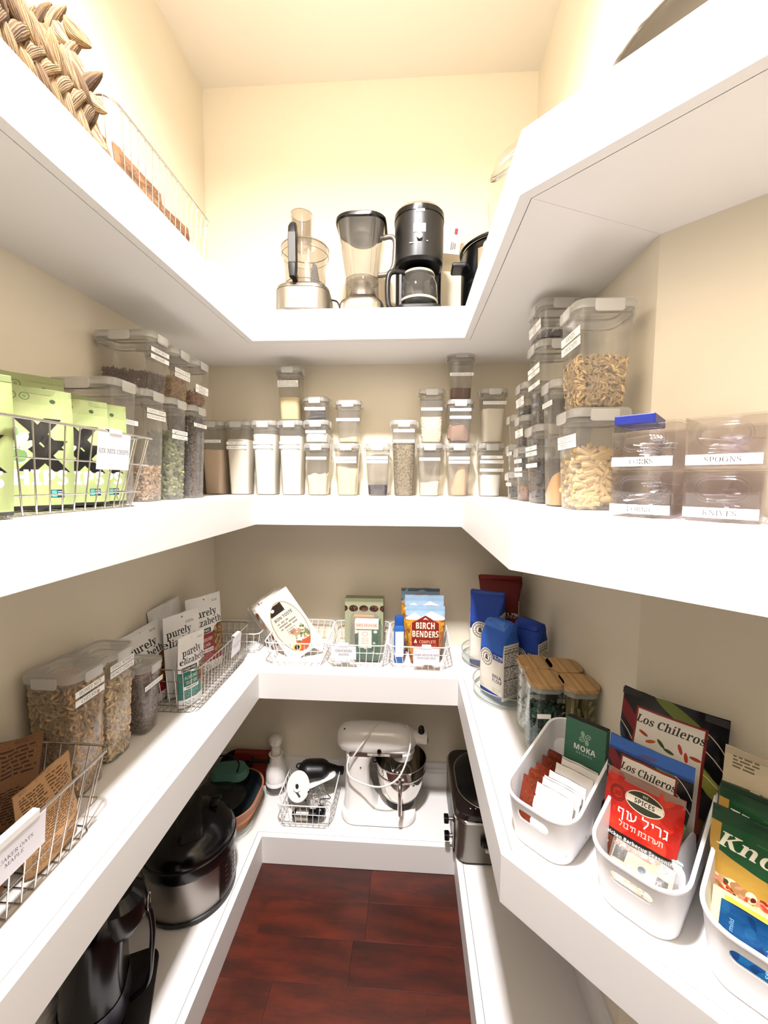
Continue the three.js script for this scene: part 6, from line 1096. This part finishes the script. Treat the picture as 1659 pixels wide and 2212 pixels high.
{ // roaster on the right
  const t = thing('roaster_oven', 'black and steel roaster cooker with an oval lid at the right of the stand mixer', 'cooker', [0.322, T4, -1.56]);
  const W = 0.29, D = 0.368;
  part('body', loft([{ y: 0.006, w: W - 0.016, d: D - 0.016, r: 0.035 }, { y: 0.012, w: W - 0.004, d: D - 0.004, r: 0.04 }, { y: 0.16, w: W, d: D, r: 0.042 }], { k: 7 }), std(0x8a857d, 0.33, 0.9), t);
  part('side_panel', [loft([{ y: 0.008, w: 0.004, d: D - 0.09, r: 0.001, x: -W / 2 - 0.0005 }, { y: 0.158, w: 0.004, d: D - 0.09, r: 0.001, x: -W / 2 - 0.001 }], { k: 2 })], std(0x3a2a22, 0.35, 0.5), t);
  part('foot', loft([{ y: 0, w: W - 0.02, d: D - 0.02, r: 0.035 }, { y: 0.0075, w: W - 0.012, d: D - 0.012, r: 0.035 }], { k: 7 }), M.rubber, t);
  part('rim', [loft([{ y: 0.16, w: W + 0.008, d: D + 0.008, r: 0.046 }, { y: 0.168, w: W + 0.008, d: D + 0.008, r: 0.046 }, { y: 0.1685, w: W - 0.01, d: D - 0.01, r: 0.04 }], { k: 7, top: false, bottom: false })], M.chrome, t);
  part('deck', loft([{ y: 0.166, w: W - 0.002, d: D - 0.002, r: 0.044 }, { y: 0.186, w: W - 0.006, d: D - 0.006, r: 0.05 }, { y: 0.19, w: W - 0.02, d: D - 0.02, r: 0.05 }], { k: 8 }), std(0x1a120f, 0.22), t);
  const l = part('lid', loft([{ y: 0.19, w: 0.25, d: 0.325, r: 0.124 }, { y: 0.198, w: 0.25, d: 0.325, r: 0.124 }, { y: 0.215, w: 0.2, d: 0.275, r: 0.1 }, { y: 0.222, w: 0.1, d: 0.15, r: 0.05 }], { k: 12 }), M.gloss, t, 'glossy black oval lid');
  part('lid_rim', tube(rrect(0.254, 0.329, 0.126, 12).map(([a, b]) => [a, 0.194, b]), 0.0032, true, 120, 7), M.chrome, l);
  part('lid_handle', [tube([[-0.012, 0.218, -0.05], [-0.012, 0.25, -0.05], [-0.012, 0.252, 0.04], [-0.012, 0.22, 0.045]], 0.007, false, 30, 9)], M.steel, l);
  for (const [y, z] of [[0.104, 0.1], [0.062, 0.128]]) {
    const kn = part('control_knob', [rbox(0.018, 0.024, 0.026, 0.004, -W / 2 - 0.026, y, z)], M.gloss, t);
    part('knob_stem', [mv(cyl(0.006, 0.006, 0.02, 0, 0, 0, 16), -W / 2 - 0.01, y, z, 0, 0, HP).translate(0, 0, 0)].map((g) => g), M.chrome, kn).geometry.computeBoundingBox();
  }
  part('side_rail', [rbox(0.006, 0.1, 0.02, 0.002, -W / 2 - 0.004, 0.078, 0.135)], M.chrome, t);
  part('front_handle', [rbox(0.06, 0.026, 0.024, 0.008, -0.03, 0.1, D / 2 + 0.01)], M.gloss, t);
  part('handle_latch', [rbox(0.03, 0.016, 0.02, 0.005, -0.028, 0.075, D / 2 + 0.008)], std(0xc9c4ba, 0.35), t);
  part('light', [ball(0.0028, -0.09, 0.1885, 0.15, 10, 8), ball(0.0028, -0.072, 0.189, 0.15, 10, 8)], M.white, t);
}
{ // pressure cooker
  const t = thing('pressure_cooker', 'round black and steel pressure cooker with a domed black lid on the lowest left shelf', 'cooker', [-0.715, T4, -1.24]);
  part('body', lathe([[0, 0.008], [0.132, 0.008], [0.136, 0.016], [0.137, 0.152], [0.132, 0.158]], 64), std(0xa39d97, 0.36, 0.95), t);
  part('foot', lathe([[0, 0], [0.128, 0], [0.1385, 0.008], [0.1395, 0.02], [0.137, 0.0215]], 64), M.black, t);
  part('collar', lathe([[0.137, 0.148], [0.142, 0.15], [0.145, 0.162], [0.144, 0.186], [0.136, 0.192], [0.05, 0.193]], 64), M.gloss, t);
  const l = part('lid', lathe([[0.14, 0.19], [0.141, 0.2], [0.13, 0.22], [0.1, 0.244], [0.06, 0.256], [0, 0.259]], 64), M.gloss, t);
  part('lid_handle', [loft([{ y: 0.245, w: 0.08, d: 0.2, r: 0.02 }, { y: 0.268, w: 0.076, d: 0.19, r: 0.02 }, { y: 0.274, w: 0.06, d: 0.17, r: 0.016 }], { k: 6 })].map((g) => g.rotateY(0.5)), M.black, l);
  part('valve', [cyl(0.013, 0.015, 0.018, 0.055, 0.262, -0.06, 20), rbox(0.034, 0.012, 0.014, 0.005, 0.062, 0.274, -0.064)], M.rubber, l);
  part('side_grip', [rbox(0.03, 0.022, 0.08, 0.008, -0.118, 0.172, 0)].map((g) => g.rotateY(-0.2)), M.black, t);
  part('control_panel', new THREE.CylinderGeometry(0.1385, 0.1385, 0.125, 24, 1, true, 1.15, 0.8).translate(0, 0.085, 0), std(0x17100e, 0.25), t);
  const pr = []; for (let j = 0; j < 5; j++) for (let i = 0; i < 3; i++) { const a = 1.35 + i * 0.18; pr.push(rbox(0.012, 0.004, 0.001, 0.0004, 0, 0.05 + j * 0.017, 0.1388).rotateY(a)); }
  part('panel_print', pr, std(0x3a2c28, 0.5), t);
}
{ // kettle-like black appliance at the lower left
  const t = thing('brewer', 'large black kettle-shaped brewer with loop handle on a dark base plate', 'brewer', [-0.745, T4, -0.9], 0.42); t.scale.y = 0.86;
  part('base_plate', loft([{ y: 0.001, w: 0.19, d: 0.27, r: 0.03 }, { y: 0.012, w: 0.19, d: 0.27, r: 0.034 }, { y: 0.015, w: 0.18, d: 0.26, r: 0.03 }], { k: 7 }), std(0x17100d, 0.4), t);
  part('body', loft([{ y: 0.016, w: 0.135, d: 0.17, r: 0.06, x: -0.03 }, { y: 0.05, w: 0.14, d: 0.18, r: 0.065, x: -0.03 }, { y: 0.2, w: 0.13, d: 0.17, r: 0.06, x: -0.025 }, { y: 0.32, w: 0.125, d: 0.17, r: 0.06, x: -0.015 }, { y: 0.39, w: 0.11, d: 0.14, r: 0.05, x: -0.01 }, { y: 0.41, w: 0.06, d: 0.08, r: 0.028, x: -0.01 }], { k: 9, crease: 0.9 }), M.gloss, t);
  part('steel_band', loft([{ y: 0.04, w: 0.1435, d: 0.1835, r: 0.067, x: -0.03 }, { y: 0.12, w: 0.14, d: 0.18, r: 0.066, x: -0.028 }], { k: 9, bottom: false, top: false }), std(0x55545a, 0.35, 1), t);
  part('spout_head', loft([{ y: 0.3, w: 0.1, d: 0.1, r: 0.048, x: 0.035, z: 0.01 }, { y: 0.33, w: 0.115, d: 0.115, r: 0.055, x: 0.04, z: 0.01 }, { y: 0.38, w: 0.11, d: 0.11, r: 0.052, x: 0.035, z: 0.01 }, { y: 0.405, w: 0.07, d: 0.07, r: 0.033, x: 0.03, z: 0.01 }], { k: 9 }), M.gloss, t);
  part('loop_handle', tube([[0.055, 0.36, 0.01], [0.092, 0.34, 0.012], [0.104, 0.28, 0.014], [0.1, 0.18, 0.014], [0.084, 0.08, 0.012], [0.05, 0.05, 0.01]], 0.007, false, 60, 10), M.gloss, t);
  part('button_ring', [mv(new THREE.TorusGeometry(0.016, 0.002, 8, 30).scale(1, 1.5, 1), 0, 0, 0, 0, HP).translate(0.0985, 0.345, 0.012)], M.chrome, t);
}
{ // oval dish with a casserole in it
  const d = thing('glass_dish', 'oval clear glass baking dish holding the copper coloured casserole', 'dish', [-0.705, T4, -1.535]);
  part('dish', loft([{ y: 0.001, w: 0.17, d: 0.25, r: 0.08 }, { y: 0.005, w: 0.2, d: 0.28, r: 0.098 }, { y: 0.045, w: 0.232, d: 0.312, r: 0.114 }, { y: 0.048, w: 0.25, d: 0.33, r: 0.124 }, { y: 0.051, w: 0.25, d: 0.33, r: 0.124 }, { y: 0.05, w: 0.228, d: 0.308, r: 0.112 }, { y: 0.008, w: 0.196, d: 0.276, r: 0.096 }], { k: 12 }), M.glass, d);
  const c = thing('casserole', 'oval copper coloured casserole with dark inside, stacked in the glass dish', 'casserole', [-0.702, T4 + 0.009, -1.53]);
  const cop = std(0xb4744f, 0.4), ins = std(0x27323a, 0.4);
  part('pan', loft([{ y: 0, w: 0.14, d: 0.2, r: 0.068 }, { y: 0.006, w: 0.162, d: 0.226, r: 0.08 }, { y: 0.052, w: 0.204, d: 0.276, r: 0.1 }, { y: 0.056, w: 0.214, d: 0.288, r: 0.106 }, { y: 0.062, w: 0.208, d: 0.282, r: 0.103 }, { y: 0.095, w: 0.222, d: 0.296, r: 0.109 }, { y: 0.098, w: 0.216, d: 0.29, r: 0.107 }, { y: 0.094, w: 0.208, d: 0.282, r: 0.103 }], { k: 12, top: false }), cop, c);
  part('inside', loft([{ y: 0.0945, w: 0.2075, d: 0.2815, r: 0.1025 }, { y: 0.06, w: 0.19, d: 0.262, r: 0.094 }, { y: 0.055, w: 0.15, d: 0.21, r: 0.072 }], { k: 12, bottom: false }), ins, c);
  const p = thing('serving_plate', 'large dark glossy plate leaning over the casserole', 'plate', [-0.735, T4 + 0.118, -1.5]); p.rotation.z = -0.12;
  part('plate', lathe([[0, 0.022], [0.05, 0.018], [0.09, 0.004], [0.096, 0], [0.09, -0.001], [0, 0.014]], 44), std(0x101315, 0.25), p);
  const q = thing('teal_bowl', 'small teal bowl upside down with a black wire handle, lowest shelf corner', 'bowl', [-0.742, T4 + 0.128, -1.6]); q.rotation.set(0.08, 0.3, -0.1);
  part('bowl', loft([{ y: 0, w: 0.15, d: 0.1, r: 0.045 }, { y: 0.006, w: 0.156, d: 0.106, r: 0.05 }, { y: 0.03, w: 0.13, d: 0.082, r: 0.038 }, { y: 0.036, w: 0.08, d: 0.05, r: 0.022 }], { k: 8 }), std(0x4a7b6e, 0.35), q);
  part('handle', tube([[0.03, 0.03, 0.03], [0.036, 0.075, 0.03], [0.0, 0.095, 0.01], [-0.05, 0.08, -0.01]], 0.0035), M.rubber, q);
  const pot = thing('frying_pan', 'black frying pan lying behind the teal bowl with its handle towards the chopper', 'pan', [-0.755, T4, -1.72 + 0.01]);
  pot.position.set(-0.748, T4 + 0.105, -1.688);
  part('pan', lathe([[0, 0], [0.055, 0], [0.066, 0.012], [0.069, 0.03], [0.066, 0.03], [0.06, 0.012], [0, 0.006]], 48), M.black, pot);
  part('handle', [rbox(0.13, 0.01, 0.018, 0.004, 0.125, 0.028, 0.006)], M.black, pot);
  const rb = thing('red_box', 'dark red flat box against the back wall in the left corner of the lowest shelf', 'box', [-0.68, T4, -1.722]);
  part('carton', rbox(0.18, 0.15, 0.03, 0.004, 0, 0.075, 0), std(0x7c2415, 0.5), rb);
  const sp = thing('pot_stand', 'stacked black pots under the frying pan in the back left corner', 'pot', [-0.755, T4, -1.66]);
  part('pot', lathe([[0, 0.001], [0.07, 0.001], [0.076, 0.008], [0.078, 0.1], [0.0805, 0.101], [0.0805, 0.104], [0.075, 0.104], [0.073, 0.01], [0, 0.006]], 48), M.black, sp);
}
renderer.render(scene, camera);
